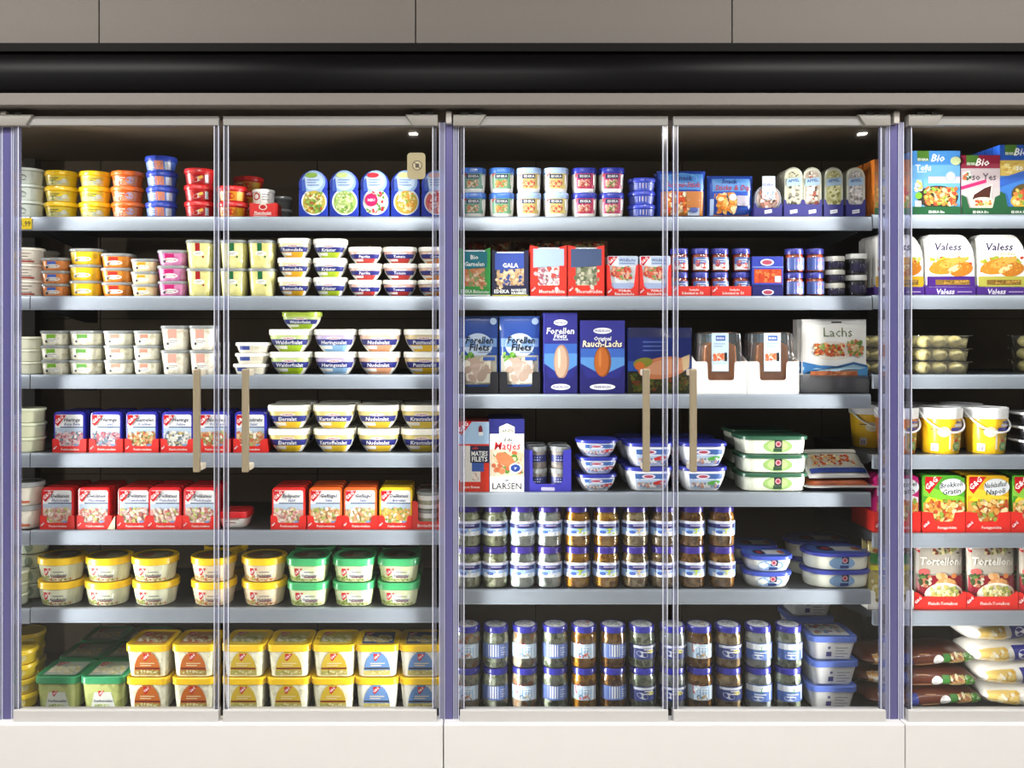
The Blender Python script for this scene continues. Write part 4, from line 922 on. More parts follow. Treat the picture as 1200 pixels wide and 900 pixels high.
def d_lachs(D):
    D.rect(-37, 26, 37, 84, '#f1efec'); D.text('Lachs', 3, 71, 11, '#6a7a54', 40, bold=False); D.rect(-4, 81.6, 8, 83.4, '#2c2c2c')
    D.ell(-2, 49, 25, 11, '#ece0d4', 26); D.food(-26, 42, 12, 58, ['#d8783c', '#e8a05c', '#c8502c', '#e8d0a8', '#b03c28', '#8aa050'], 50, 4, .14, .28); D.food(12, 42, 34, 62, ['#d88a58', '#a8a858', '#e8c8a0', '#6a8a3c', '#c86a48'], 30, 5, .12, .24)
    D.poly([(-38, 36), (-20, 32), (0, 31), (20, 36), (38, 32), (38, 20), (-38, 22)], '#3c78b4'); D.poly([(-38, 30), (-16, 28), (4, 29), (20, 33), (38, 29), (38, 26), (14, 28), (0, 25), (-38, 26)], '#a8cce4')
    D.rect(-30, 18, 26, 25, '#b86a40'); D.food(-30, 17, 26, 26, ['#c87848', '#a85830', '#d89468'], 12, 6, .3, .5); D.poly([(26, 18), (38, 18), (38, 30), (24, 26)], '#4a90c8')
k = pouch('salmon_pouch', 76, 86, 9, '#e8e8ea', d_lachs, 'pouch')
put(k, 979, 'B3', 'large white salmon pouch with food picture', 'white salmon pouches', y=.03, mid=0, ranks=3, gap=5, lift=.004, jit=.6)
L = Loft([(0, 39, 22, 3), (2, 40, 23, 3), (22, 40.5, 23.5, 3)])
k = Kind('clear_tray', 'tray', 80, 22, 46, [['tray', L.mesh(clear('#9a9aa0', .08, 1.2, .15), top=False)]])
put(k, 979, 'B3', 'clear plastic tray under the large white pouch', 'clear tray', y=.016, mid=0)
# ---- fourth shelf
def d_mat(D):
    D.rect(-18, 56, 18, 82, '#a8c4e0'); D.gg(-18, 82, 16); D.rect(-18, 0, 18, 34, '#d0321e'); D.rect(-17, 14, 8, 54, '#c0c0bc'); D.poly([(-16, 12), (8, 12), (8, 38), (-4, 54), (-16, 54)], '#d8d4cc')
    D.rect(-4, 34, 18, 54, '#1c2440'); D.text('MATJES', 7, 45, 5.4, WHITE, 19); D.text('FILETS', 7, 38.5, 5.4, WHITE, 18); D.rect(-2, 24, 12, 34, '#3858a0'); D.food(-2, 13, 8, 24, ['#e8dcd0', '#c8a898'], 8, 2, .3, .5); D.text('zum Braten', -2, 6, 3, '#f8dcd4', 18); D.ell(8, 72, 2.4, 6, '#802838'); D.rect(6, 66, 11, 70, '#f0f0f0'); D.text('edle', 2, 51.5, 3, '#d83c30', 10)
k = carton('herring_box', 36, 82, 22, '#c83024', d_mat, 'box')
put(k, 555, 'B4', 'red and pale blue herring fillet box at the mullion', 'herring boxes', mid=0, ranks=3, gap=1, jit=.3)
def d_lar(D):
    D.rect(-20, 0, 20, 18, '#f4f2ee'); D.text('LARSEN', 0, 7, 7.4, '#1c2028', 34); D.ell(0, 13.6, 3, 1, '#6a707c'); D.rect(-20, 18, 20, 66, '#d8c8b0'); D.rect(-20, 50, 20, 68, '#e8e6e4')
    D.poly([(-9, 68), (9, 68), (9, 76), (0, 80), (-9, 76)], '#f0ead0'); D.text('LARSEN', 0, 71.6, 3.4, '#1c2c5c', 15); D.text('Edle', 2, 61, 4, '#30343c', 12, .2); D.text('Matjes', 1, 54, 8.6, '#c81e24', 30, .15)
    D.food(-19, 20, 19, 48, ['#c87850', '#e0b090', '#b86040', '#e8d4bc', '#5a8a3c', '#d8c0a0'], 30, 8, .14, .3); D.ell(-2, 38, 12, 7, '#c8744c', 18, -.5); D.ell(10, 28, 7.4, 6, '#f4f4f6', 20); D.ell(10, 28, 5.8, 4.5, '#1c3c8c', 20); D.text('v', 10, 28.4, 4, WHITE, 8, .4)
k = carton('herring_box', 41, 85, 22, '#22246c', d_lar, 'box')
put(k, 594, 'B4', 'taller navy-topped herring box with big lettering at its foot', 'herring boxes', mid=0, ranks=3, gap=1, jit=.3)
k = tray('display_tray', 55, 50, 58, '#33309c', [(27.5, 0), (27.5, 50), (18, 48), (17.5, 13), (14, 9), (0, 9)], lambda D: (D.poly(rrect(-8, 8, 1, 5, 1), '#c8c4e0'),))
put(k, 642, 'B4', 'violet-blue card tray of herring cups', 'violet tray', y=.016, mid=0, jit=.2)
def d_hc(D, L, h): D.band(L, h*.30, h*.62, '#2c3470', -.8, .8); D.lines(-6, h*.5, 6, 2, 3, .9, '#d8dcea')
k = tub('herring_cup', 25, 25.5, CLEARLID, FO('#6a6460', '#88807a', '#4c4844'), d_hc, lid_h=5, taper=.92, cat='cup')
for cx, ds in ((629, 'near the herring boxes'), (656, 'near the white tubs')):
    put(k, cx, 'B4', 'small lidded cup in the violet tray, ' + ds, 'herring cups', 2, ranks=2, gap=1, y=.0195, lift=.002, jit=.3)
def d_nt(c2):
    def f(D, L, h):
        D.band(L, h*.08, h*.74, '#b8cce8', -.52, .62); D.band(L, h*.52, h*.74, '#3c62a8', -.5, .62); D.ell(-2, h*.62, 8, h*.10, '#e8e0ec'); D.ell(-2, h*.62, 5.5, h*.06, '#b04060')
        D.food(-16, h*.1, 18, h*.4, ['#e0d4d0', '#8898b8', '#c89888', '#f0f0f0'], 16, 4, .3, .5); D.ell(11, h*.36, 8, h*.09, c2, 14, .15); D.rect(14, h*.1, 19, h*.26, '#3450a0')
    return f
k = tub('herring_tub', 49, 20, '#2c3494', '#eceef2', d_nt('#c83030'), d=44, r=16, lid_h=3.4, taper=.66, bow=.25)
put(k, 698, 'B4', 'small white fish tub with navy lid', 'small navy-lid tubs', 3, jit=1.5)
for cx, c2, ds in ((758, '#c83030', 'red oval at the door gap'), (820, '#5aa848', 'green oval behind the handle')):
    k = tub('herring_tub', 58, 28.4, '#2c3494', '#eceef2', d_nt(c2), d=50, r=17, lid_h=4, taper=.70, bow=.25)
    put(k, cx, 'B4', 'larger navy-lidded fish tub with ' + ds, 'larger navy-lid tubs', 2, ranks=2, gap=2)
def d_gr(D, L, h): 
    D.ell(2, h*.44, 17, h*.36, '#9cc070', 26); D.ell(2, h*.46, 12, h*.30, '#b8d48c', 24); D.rect(-2, h*.34, 7, h*.76, '#20242c'); D.ell(2.5, h*.56, 3.4, 3.4, '#d8a0a8', 18); D.ell(2.5, h*.56, 2, 2, '#a03048', 14); D.rect(-3, h*.14, 7, h*.33, '#305038')
k = tub('salad_tray', 80, 21.6, '#2e5a44', '#e6eada', d_gr, d=56, r=14, lid_h=4.2, taper=.90, bow=.3)
put(k, 901, 'B4', 'long white tray tub with dark green lid', 'green-lid tray tubs', 3, jit=1.5)
put(k, 888, 'B4', 'long dim tray tub set back with green lid', 'green-lid tray tubs', 3, y=.19, mid=.4)
def d_lay(D, a, b): pass
L = Loft([(0, 38, 28, 5), (1, 39, 30, 5), (5, 42, 33, 6), (5.6, 43, 34, 6), (5.6, 40, 31, 5), (4.6, 38, 29, 5)])
S_ = Loft([(4.6, 36, 24, 6), (8, 36, 25, 6), (11, 33, 23, 6), (12, 26, 18, 6)])
D = Decal(topface(12.1*U)); D.rect(-24, -16, 24, 16, '#c8c4b4'); D.food(-22, -14, 16, 10, ['#c86a2c', '#e0a860', '#a84820', '#d8c890', '#7c8a3c'], 36, 9, .1, .2); D.rect(-24, 10, 24, 16, '#3050a0')
k = Kind('salmon_tray_pack', 'salmon pack', 86, 12, 68, [['tray', L.mesh(mat('#1c1c30', .3, coat=.3))], ['contents', S_.mesh(FO('#b8582c', '#c86c3c', '#9c4824', 30))], ['print', D.mesh()], ['rim', Loft([(4.6, 42.6, 33.6, 6), (5.7, 43.4, 34.4, 6), (5.9, 43, 34, 6)]).mesh(mat('#c8c8c8', .3))]])
put(k, 981, 'B4', 'flat dark tray of salmon lying on the shelf', 'flat salmon tray', y=.012, jit=1, mid=.2)
def d_flat(D):
    D.rect(-34, 4, 34, 42, '#b8b4a8'); D.food(-28, 14, 26, 34, ['#c8642c', '#e0a860', '#a84820', '#d8c890', '#e8d8b0', '#b83c24'], 40, 9, .1, .2); D.rect(-34, 4, 34, 11, '#28408c'); D.rect(-34, 36, 34, 42, '#dcd8d0')
kf = pouch('salmon_pouch', 74, 46, 8, '#c8c8c8', d_flat, 'pouch')
o = kf.put((PX(980, .06), .035, rowz('B4') + 15*U), math.radians(4), 'clear salmon pouch leaning on the flat dark tray', 'salmon pouches')
o.rotation_euler[0] = math.radians(-52)
# ---- fifth shelf: pickled fish jars
green = FO('#80845c', '#d4d8b0', '#f6f4e0', 75); whitef = FO('#a0acac', '#e4eaea', '#f4f4f0', 60); yel = FO('#a86c08', '#eca818', '#ffd458', 80); brn = FO('#8c6a3c', '#d0b080', '#f0e0b8', 75); och = FO('#6c4008', '#b87c24', '#e0ac54', 80)
def d_j5(c):
    def f(D, L, h):
        D.band(L, h*.28, h*.62, '#90b0e0', -.98, .98); D.band(L, h*.28, h*.38, '#e8ecf0', -.6, .62); D.band(L, h*.46, h*.56, '#2c2c6c', -.98, .62); D.band(L, h*.575, h*.635, '#e0dce8', -.8, .8)
        D.ell(2, h*.40, 9, h*.06, c); D.ell(-6, h*.37, 4, 2, '#3c60b0'); D.lines(-5, h*.52, 7, 1, 2, 1, '#c8b8d8'); D.food(0, h*.29, 11, h*.38, ['#d8dce0', c, '#f0f0f0'], 8, 3, .3, .5)
    return f
J5 = ((549, green, '#c8d0d8', 'greenish fish jar at the mullion'), (580, green, '#d8dce0', 'onion-ring fish jar second from the mullion'), (612, whitef, '#a8c0e0', 'pale fish jar third from the mullion'), (643, whitef, '#c0d0ec', 'white fish jar fourth from the mullion'), (676, yel, '#b8d048', 'yellow pickle jar beside the white fish jar'), (710, yel, '#b8d048', 'yellow pickle jar sixth from the mullion'),
      (744, brn, '#e0c898', 'brownish fish jar beside the handle column'), (777, brn, '#e8d8c8', 'brownish fish jar at the door gap'), (810, och, '#b8d048', 'ochre jar just past the door gap'), (845, och, '#c8d070', 'ochre jar beside the oval tubs'))
for cx, cont, c, ds in J5:
    k = jar('fish_jar', 31.5, 48.2, '#3a2c84', cont, d_j5(c), lid_h=7, neck=.88)
    put(k, cx, 'B5', ds, 'blue-label fish jars', 2, jit=.8)
def d_ov(D, L, h):
    D.ell(-1, h*.42, 15, h*.36, '#8ab0dc', 26); D.rect(-1, h*.38, 7, h*.78, '#20203c'); D.ell(2.4, h*.58, 3.2, 3.2, '#d8a8b4', 18); D.ell(2.4, h*.58, 1.8, 1.8, '#b02c4c', 14); D.rect(-3, h*.12, 7, h*.3, '#2c3c7c')
def ovlid(D, a, b): D.poly(rrect(-a*.95, a*.95, -b*.9, b*.9, b*.7), '#4468b8'); D.rect(-a*.1, -b*.5, a*.8, b*.5, '#c8ccd4'); D.ell(-a*.35, 0, a*.28, b*.5, '#201c34', 20); D.ell(-a*.35, .0, a*.14, b*.26, '#a83048'); D.ell(a*.7, 0, a*.14, b*.4, '#b05c38')
k = tub('salad_tray', 57, 18.8, '#3c50b4', '#e8eae4', d_ov, d=46, r=18, lid_h=4, taper=.80, bow=.3, topprint=ovlid)
put(k, 897, 'B5', 'small oval salad tub with blue lid', 'small oval tubs', 2, ranks=2, gap=4)
k = tub('salad_tray', 80, 20.6, '#3440a0', '#e6e8da', d_ov, d=52, r=24, lid_h=4, taper=.90, bow=.4, topprint=ovlid)
put(k, 978, 'B5', 'large oval salad tub with blue lid', 'large oval tubs', 2, ranks=2, gap=4)
# ---- deck: jars
def jtop(c):
    def f(D, r): D.ell(0, 0, r*.92, r*.92, '#e4e6ee', 26); D.food(-r*.6, -r*.6, r*.6, r*.6, [c, '#c8d0e0', '#8a90b0', '#e8e8e4'], 12, 4, .12, .3)
    return f
def d_j6(mode, col):
    def f(D, L, h):
        if mode == 'gg':
            D.band(L, h*.26, h*.60, '#b8cce0', -.75, .62); D.rect(-6, h*.28, 8, h*.52, '#6a90bc'); D.gg(-11, h*.62, 11); D.rect(10, h*.27, 15, h*.58, '#e4e8ea'); D.food(-7, h*.27, 8, h*.40, [col, '#e0dcd4', '#607890'], 10, 2, .25, .4); D.lines(-2, h*.52, 7, 2, 2.6, .9, '#e8eef4')
        elif mode == 'back':
            D.band(L, h*.26, h*.60, '#5a70ac', -.75, .75); D.rect(-8, h*.30, 4, h*.59, '#e4e6e6'); D.rect(6, h*.28, 14, h*.58, '#8090c0'); D.lines(7, h*.5, 13, 4, 2.6, .8, '#d8dcec')
        elif mode == 'navy':
            D.band(L, h*.24, h*.58, '#2c3874', -.85, .85); D.band(L, h*.50, h*.56, '#c8ccd8', -.6, .8); D.ell(-4, h*.36, 7, 3.4, '#b8bcc8', 14, -.3); D.ell(6, h*.42, 5, 2, '#c8c030'); D.lines(-2, h*.46, 9, 2, 3, 1, '#dcdce8')
        else:
            D.band(L, h*.22, h*.62, '#4c6cb4', -.8, .85); D.band(L, h*.46, h*.60, '#e0e4ea', -.75, .55); D.ell(0, h*.50, 8, 3, '#4a9a5c', 14, .2); D.ell(-4, h*.30, 7, 3, '#c0c8d8'); D.rect(10, h*.25, 13, h*.58, '#c8d0e4'); D.lines(-8, h*.38, 6, 2, 3, 1.2, '#e4e8f2')
    return f
car = FO('#7c7458', '#d0ccb8', '#c87838', 75); grn2 = FO('#5c6850', '#b8c0a4', '#ecece0', 70)
J6 = ((548, car, 'gg', '#c87848', 'carrot fish jar at the mullion'), (581, grn2, 'back', '#8a9870', 'greenish jar with pale back label'), (615, car, 'gg', '#b0a890', 'pale-topped fish jar third on the deck'), (650, grn2, 'back', '#9aa088', 'grey-green jar fourth on the deck'), (684, yel, 'gg', '#c84830', 'yellow pickle jar beside the grey-green jars'), (718, och, 'back', '#c08030', 'ochre jar sixth on the deck'),
      (752, grn2, 'navy', '#888', 'navy-label jar with yellow spot'), (788, whitef, 'navy', '#888', 'navy-label jar at the door gap'), (819, och, 'gg', '#b89860', 'brown jar just past the door gap'), (853, brn, 'navy', '#888', 'brown jar with navy label'), (888, whitef, 'x', '#888', 'pale jar with green leaf label'), (923, grn2, 'x', '#888', 'pale jar beside the white square tubs'))
for i, (cx, cont, mode, c, ds) in enumerate(J6):
    k = jar('pickle_jar', 32, 48.6, '#2c2c8c', cont, d_j6(mode, c), lid_h=6.5, neck=.88, top=jtop(c if mode == 'gg' else '#7a9a60'))
    put(k, cx, 'B6', ds, 'deck jars', 2, jit=1, rot=random.uniform(-8, 8))
def d_sq(D, L, h): D.rect(-8, h*.14, -2, h*.34, '#4a4a8c'); D.ell(-5, h*.52, 1.8, 1.8, '#6a6a9c', 10); D.lines(2, h*.5, 17, 4, 3.6, 1, '#9a9cb0')
def sqt(D, a, b): D.poly(rrect(-a*.85, a*.85, -b*.85, b*.85, 3), '#dde2e8'); D.food(-a*.8, -b*.8, a*.8, b*.8, ['#c8b8a0', '#a8b888', '#eceef0', '#b05a58', '#7890c0'], 24, 5, .1, .22)
k = tub('spread_tub', 57, 28.8, '#5a74c8', '#dcdcdc', d_sq, d=54, r=9, lid_h=6.4, taper=.78, topprint=sqt)
put(k, 968, 'B6', 'square white tub with blue lid', 'square white tubs', 3, jit=2)
put(k, 945, 'B6', 'square white tub set back with blue lid', 'square white tubs', 4, y=.19, mid=.4)
# ================================================================== bay of ready meals
def bio(w, h, top, field, pic, words, bottom='#1f5a34', seed=1, kind=0):
    def f(D):
        W = w / 2
        D.rect(-W, 0, W, h, field); D.rect(-W, h*.78, W, h, top); D.rect(-W + 6, h - 12, -W + 20, h, '#4c7a2c'); D.text('EDEKA', -W + 13, h - 10, 2.8, WHITE, 13); D.text('Bio', 3, h - 8, 8.5, '#fafaf6', 20, .25)
        if kind == 0:
            D.text('Tofu', -W + 13, h - 19.5, 7, '#e8f0fa', 18); D.lines(-W + 6, h - 25, -W + 17, 1, 2, .9, '#d8e4f4'); D.rect(-W + 19, h*.50, W, h*.60, '#e0c0cc'); D.ell(W - 11, h*.60, 6.4, 6.4, '#8cb0e0', 22); D.ell(W - 11, h*.60, 5.2, 5.2, '#c8dcf2', 22)
            D.ell(2, h*.28, 24, h*.18, '#3c3428', 26); D.food(-16, h*.14, W - 2, h*.44, pic, 60, seed, .12, .24); D.food(-W + 2, h*.36, -W + 12, h*.56, ['#f0ead0', '#e8d060', '#a8c8e0'], 14, 2, .2, .4); D.ell(W - 6, h*.84, 6, 5, '#c8d4a0'); D.rect(-W + 3, h*.12, -W + 10, h*.22, '#f0f0ec'); D.ell(-W + 7, h*.30, 4, 4, '#7ab030')
        elif kind == 1:
            D.rect(-W, h*.46, W, h*.78, '#c8b8bc'); D.text('so Yes', 4, h*.64, 8, '#50404c', w*.62); D.poly([(-W, h*.42), (W*.3, h*.54), (W*.3, h*.60), (-W, h*.48)], '#c8206c'); D.food(-W + 1, h*.56, -W + 12, h*.74, ['#5a7a3c', '#f0f0ea', '#306040', '#d07040'], 12, 3, .25, .4)
            D.poly([(-W*.55, h*.18), (W*.5, h*.18), (W*.62, h*.52), (W*.2, h*.48), (-W*.4, h*.36)], '#e8e0d8'); D.poly([(-W*.48, h*.22), (W*.44, h*.22), (W*.55, h*.49), (W*.2, h*.45), (-W*.34, h*.34)], '#4a1c10'); D.ell(3, h*.2, 15, h*.10, '#e8e0c8', 22); D.food(-8, h*.14, 14, h*.26, pic, 16, seed, .2, .4)
        elif kind == 2:
            D.rect(-W, h*.56, W, h*.78, '#d8b858'); D.food(-W, h*.58, 0, h*.76, ['#e0c468', '#c8a040', '#ecd890'], 14, 3, .2, .4); D.text('so Yes', 8, h*.68, 7, '#fafaf0', w*.5); D.poly([(-W, h*.40), (W, h*.58), (W, h*.70), (-W, h*.52)], '#2c60c0'); D.ell(8, h*.30, 17, h*.15, '#5a4a20', 22); D.ell(8, h*.20, 18, h*.12, '#e0b038', 22); D.food(-8, h*.14, 20, h*.38, pic, 26, seed, .15, .3)
        else:
            D.rect(-W, h*.55, W, h*.72, '#e08848'); D.text('Tofu', 0, h*.66, 7, '#f8e8d8', 24); D.food(-W + 1, h*.15, W - 1, h*.55, pic, 50, seed, .12, .25)
        D.poly([(-W, 0), (W, 0), (W, h*.34), (W*.74, h*.30), (W*.6, h*.12), (-W*.6, h*.12), (-W*.74, h*.30), (-W, h*.34)] if kind in (1, 2) else [(-W, 0), (W, 0), (W, h*.13), (-W, h*.13)], bottom)
        D.text(words, 0, 3.6, 2.8, WHITE, w*.66)
    return f
veg = ['#e08840', '#e8c060', '#c84830', '#88a840', '#f0dca0', '#d86a38']
BX = ((1046, 43, 65, '#d87a28', '#c88848', 3, 'orange organic meal box behind the mullion', 4), (1097, 56, 75, '#4a90d8', '#6aa8dc', 0, 'sky-blue organic tofu box', 3), (1149, 45, 70, '#8c1838', '#c8c0c0', 1, 'maroon organic meal box', 3), (1194, 45, 82, '#2456b8', '#3c7cd0', 2, 'taller blue organic meal box at the photo edge', 4))
for i, (cx, w, h, top, field, kd, ds, rk) in enumerate(BX):
    k = carton('meal_box', w, h, 14, top, bio(w, h, top, field, veg, 'EDEKA Bio', seed=i + 2, kind=kd, bottom='#1f5a34' if kd != 3 else '#2c6a3c'), 'box')
    put(k, cx, 'C1', ds, 'organic meal boxes', mid=0, ranks=rk, gap=1.2, jit=.5)
# ---- second shelf: arched white packs
def d_val(c, sub, pic, seed):
    def f(D):
        D.text('Valess', -3, 57, 9, '#2c1c54', 34, .15); D.text(sub, 2, 49, 4, '#b8b060', 26, .2)
        D.food(-26, 26, 26, 46, ['#c8c040', '#a8b838', '#d8d070', '#c83c30'], 24, seed, .16, .3)
        D.ell(-4, 34, 22, 9, '#d8902c', 22, .2); D.ell(2, 38, 16, 5.5, '#e8b050', 20, .25); D.ell(12, 30, 14, 8, '#cc7c24', 20, .2); D.ell(4, 31, 9, 3.4, '#f0dca0', 16, .5); D.food(-22, 26, 24, 40, pic, 16, seed, .12, .22)
        D.rect(-28, 10, 28, 22, c); D.rect(-18, 12, 22, 18, '#8a6a2c'); D.food(-18, 12, 22, 18, ['#a88038', '#c89a48', '#7a5a24'], 16, 3, .3, .5)
    return f
for i, (cx, c, sub, ds, b) in enumerate(((1054, '#d8a828', 'Filet', 'yellow band, behind the mullion', 4), (1114, '#4a2480', 'Schnitzel', 'violet band and salad picture', 2), (1174, '#b8b450', 'Cordon bleu', 'olive band, at the photo edge', 2))):
    P = [(-28*U, 0), (28*U, 0), (28*U, 36*U)] + [((10 + 18 * math.cos(math.radians(a))) * U, (36 + 35 * math.sin(math.radians(a))) * U) for a in range(12, 91, 13)] + [(-24*U, 71*U), (-28*U, 67*U)]
    D = Decal(flat(-5*U), 0, .0002); d_val(c, sub, ['#e0a040', '#d88c30'], i)(D)
    k = Kind('cutlet_pack', 'cutlet pack', 56, 71, 10, [['sleeve', prism(P, -5*U, 5*U, mat('#eeece8', .35), .6*U)], ['print', D.mesh()]])
    put(k, cx, 'C2', 'white arched cutlet pack with ' + ds, 'arched cutlet packs', y=.021, mid=0, ranks=b, gap=1.6, lift=.0015, jit=.4)
    kt = tray('display_tray', 59, 10, 60, '#44207c', [(29.5, 0), (29.5, 13), (27, 10), (0, 10)], lambda D: (D.text('Valess', -6, 5, 6, '#f4f0fa', 24, .15), D.lines(8, 4, 25, 1, 2, .9, '#c8b8e0')))
    put(kt, cx, 'C2', 'violet card tray under the cutlet pack with ' + ds, 'violet trays', y=.016, mid=0, jit=.1)
# ---- third shelf: dumplings in clear trays
ball = None
def dumpling_mesh():
    bm = bmesh.new(); bmesh.ops.create_uvsphere(bm, u_segments=14, v_segments=9, radius=9*U)
    for v in bm.verts: v.co.z *= .8
    me = bpy.data.meshes.new('dumpling'); bm.to_mesh(me); bm.free(); me.materials.append(FO('#ecdc94', '#f4e8ae', '#dccb7c', 60))
    for p in me.polygons: p.use_smooth = True
    return me
ball = dumpling_mesh()
L = Loft([(0, 29, 21, 6), (14, 31, 23, 6), (14.4, 34, 26, 6), (15, 34, 26, 6)])
def dumplings(cx, desc, n, y=.02, ranks=1):
    trm = L.mesh(clear('#fafaf4', .05, 1.3, .04), 'tray', top=False)
    for r in range(ranks):
        for i in range(n):
            e = empty('dumpling_tray', (PX(cx, y + 21*U), y + 23*U + r * 54*U, rowz('C3') + i * 15.4*U), math.radians(random.uniform(-2, 2)))
            tag(e, desc + ', %s in stack' % LV[n][i] + (', second rank' if r else ''), 'dumpling pack', 'dumpling trays')
            link('tray', trm, e)
            for x in (-19, 0, 19):
                for q in (-10, 9): link('dumpling', ball, e, (x*U + random.uniform(-.002, .002), q*U, 7.6*U))
dumplings(1096, 'clear tray of pale yellow dumplings beside the mullion', 3)
dumplings(1025, 'clear tray of dumplings hidden behind the mullion', 3, y=.05)
dumplings(1226, 'clear tray of dumplings at the photo edge', 3, y=.10)
# ---- fourth shelf: buckets
def bucket(main, pic):
    R = 24; h = 54
    f = lambda k: (R * k, R * k, R * k)
    Lb = Loft([(0, *f(.82)), (1, *f(.84)), (h - 12, *f(.95))])
    Ll = Loft([(h - 13, *f(.96)), (h - 12.6, *f(1.0)), (h - 2, *f(1.03)), (h - .6, *f(1.03)), (h, *f(1.0)), (h, *f(.94)), (h - 2.4, *f(.92))])
    D = Decal(Lb.surf, 1, .0005)
    D.rect(2, 4, 24, 34, '#e8b030'); D.poly([(0, 28), (0, 6), (6, 3), (6, 30)], '#f0ede4'); D.food(4, 3, 24, 24, ['#c8a858', '#d8b868', '#b89040', '#c83c28', '#e8d8a0', '#88a060'], 26, 4, .14, .26); D.ell(10, 9, 6, 5.4, '#6a9a60', 18); D.ell(10, 9, 3.6, 3, '#a8c090', 14)
    D.rect(2, 27, 22, 31, '#3a3c98'); D.rect(6, 32, 24, 35, '#d8dce8'); D.rect(8, 36, 26, 38.5, '#5a68b0'); D.ell(-6, 26, 7, 6, '#f0e8c8'); D.rect(-19, 3, -11, 12, '#ece8e0'); D.rect(-17, 4, -13, 9, '#8a7a90'); D.rect(-20, 28, -8, 29.4, '#6a5a20')
    ar = []
    for i in range(17):
        a = math.pi * i / 16; q = Vector((-math.cos(a) * (R + 1.4), -math.sin(a) * (R + 2.5), h - 8 - math.sin(a) * 20 + (a / math.pi - .5) * -9)); ar.append(tuple(q * U))
    return Kind('bucket', 'bucket', 50, h, 50, [['body', Lb.mesh(mat(main, .3, coat=.3), 'bucket_body', 8)], ['lid', Ll.mesh(mat('#e9e9ec', .35), 'bucket_lid', 8)], ['print', D.mesh()], ['handle', tube(ar, 1.1*U, mat('#f0f0f2', .35), 8)]])
kb = bucket('#ecbc1c', None); ko = bucket('#d87a2c', None)
put(ko, 1049, 'C4', 'orange bucket with white lid behind the mullion', 'potato salad buckets', jit=3)
put(kb, 1101, 'C4', 'yellow bucket with white lid beside the mullion', 'potato salad buckets', ranks=2, gap=3, jit=3)
put(kb, 1155, 'C4', 'yellow bucket with white lid beside the black tubs', 'potato salad buckets', ranks=2, gap=3, jit=3)
put(kb, 1018, 'C4', 'dim yellow bucket set back behind the orange one', 'potato salad buckets', y=.15, jit=3)
k = tub('dessert_tub', 50, 16, '#e4e4e8', '#14141c', lambda D, L, h: (D.rect(-20, 2, -14, h*.7, '#dcdce4'), D.rect(-6, h*.2, 2, h*.6, '#c8ccd8')), d=44, r=14, lid_h=2.2, taper=.8, bow=.3)
put(k, 1212, 'C4', 'black and white tub at the photo edge', 'black and white tubs', 3)
# ---- fifth shelf: gratins
def d_grat(c1, c2, words, pic, seed):
    def f(D):
        D.rect(-24, 20, 24, 63, c2); D.ell(-6, 36, 16, 9, '#e8d828', 22, .2); D.poly([(-24, 42), (-24, 54), (24, 40), (24, 30)], c1); D.gg(-22, 64, 20)
        D.ell(10, 52, 15, 10, '#d8dce0', 24)
        D.text(words[0], 9, 55, 6, '#20242c', 26, .2, rot=.12); D.text(words[1], 9, 47, 6, '#20242c', 24, .2, rot=.12)
        D.rect(-24, 4, 24, 34, pic[0]); D.food(-24, 6, 24, 38, pic, 70, seed, .1, .2)
    return f
gp = ['#d89848', '#e8c078', '#c8702c', '#e8d8a8', '#88a040', '#b84828']
for i, (cx, w, col, c1, wd_, ds) in enumerate(((1052, 54, '#b81c6c', '#e8e0e4', ('Kartoffel', 'Gratin'), 'magenta gratin pack behind the mullion'), (1106, 50, '#4c9a2c', '#7cc034', ('Brokkoli', 'Gratin'), 'green broccoli gratin pack'), (1158, 52, '#d8a81c', '#e8c838', ('Nudelauflauf', 'Napoli'), 'yellow pasta bake pack'), (1211, 52, '#4c9a2c', '#8cc848', ('Gemüse', 'Gratin'), 'green gratin pack cut off at the photo edge'))):
    k = pack('gratin_pack', w - 3, 66, 14, col, d_grat(c1, col, wd_, gp, i + 4), 'gratin pack', 7, 4)
    put(k, cx, 'C5', ds, 'gratin packs', y=.0205, mid=0, ranks=3, gap=1.4, lift=.0015, jit=.5)
    kt = tray('display_tray', w + .6, 24, 62, '#d0241c', [(w/2 + .3, 0), (w/2 + .3, 24), (13, 23), (11, 14), (9, 12.5), (0, 12.5)], lambda D, w=w: (D.text('Fertiggerichte', 4, 5.6, 3, '#f8e4de', w*.44), D.gg(-w/2 + 1, 13, 10)))
    put(kt, cx, 'C5', 'red card tray for the ' + ds, 'red gratin trays', y=.016, mid=0, jit=.1)
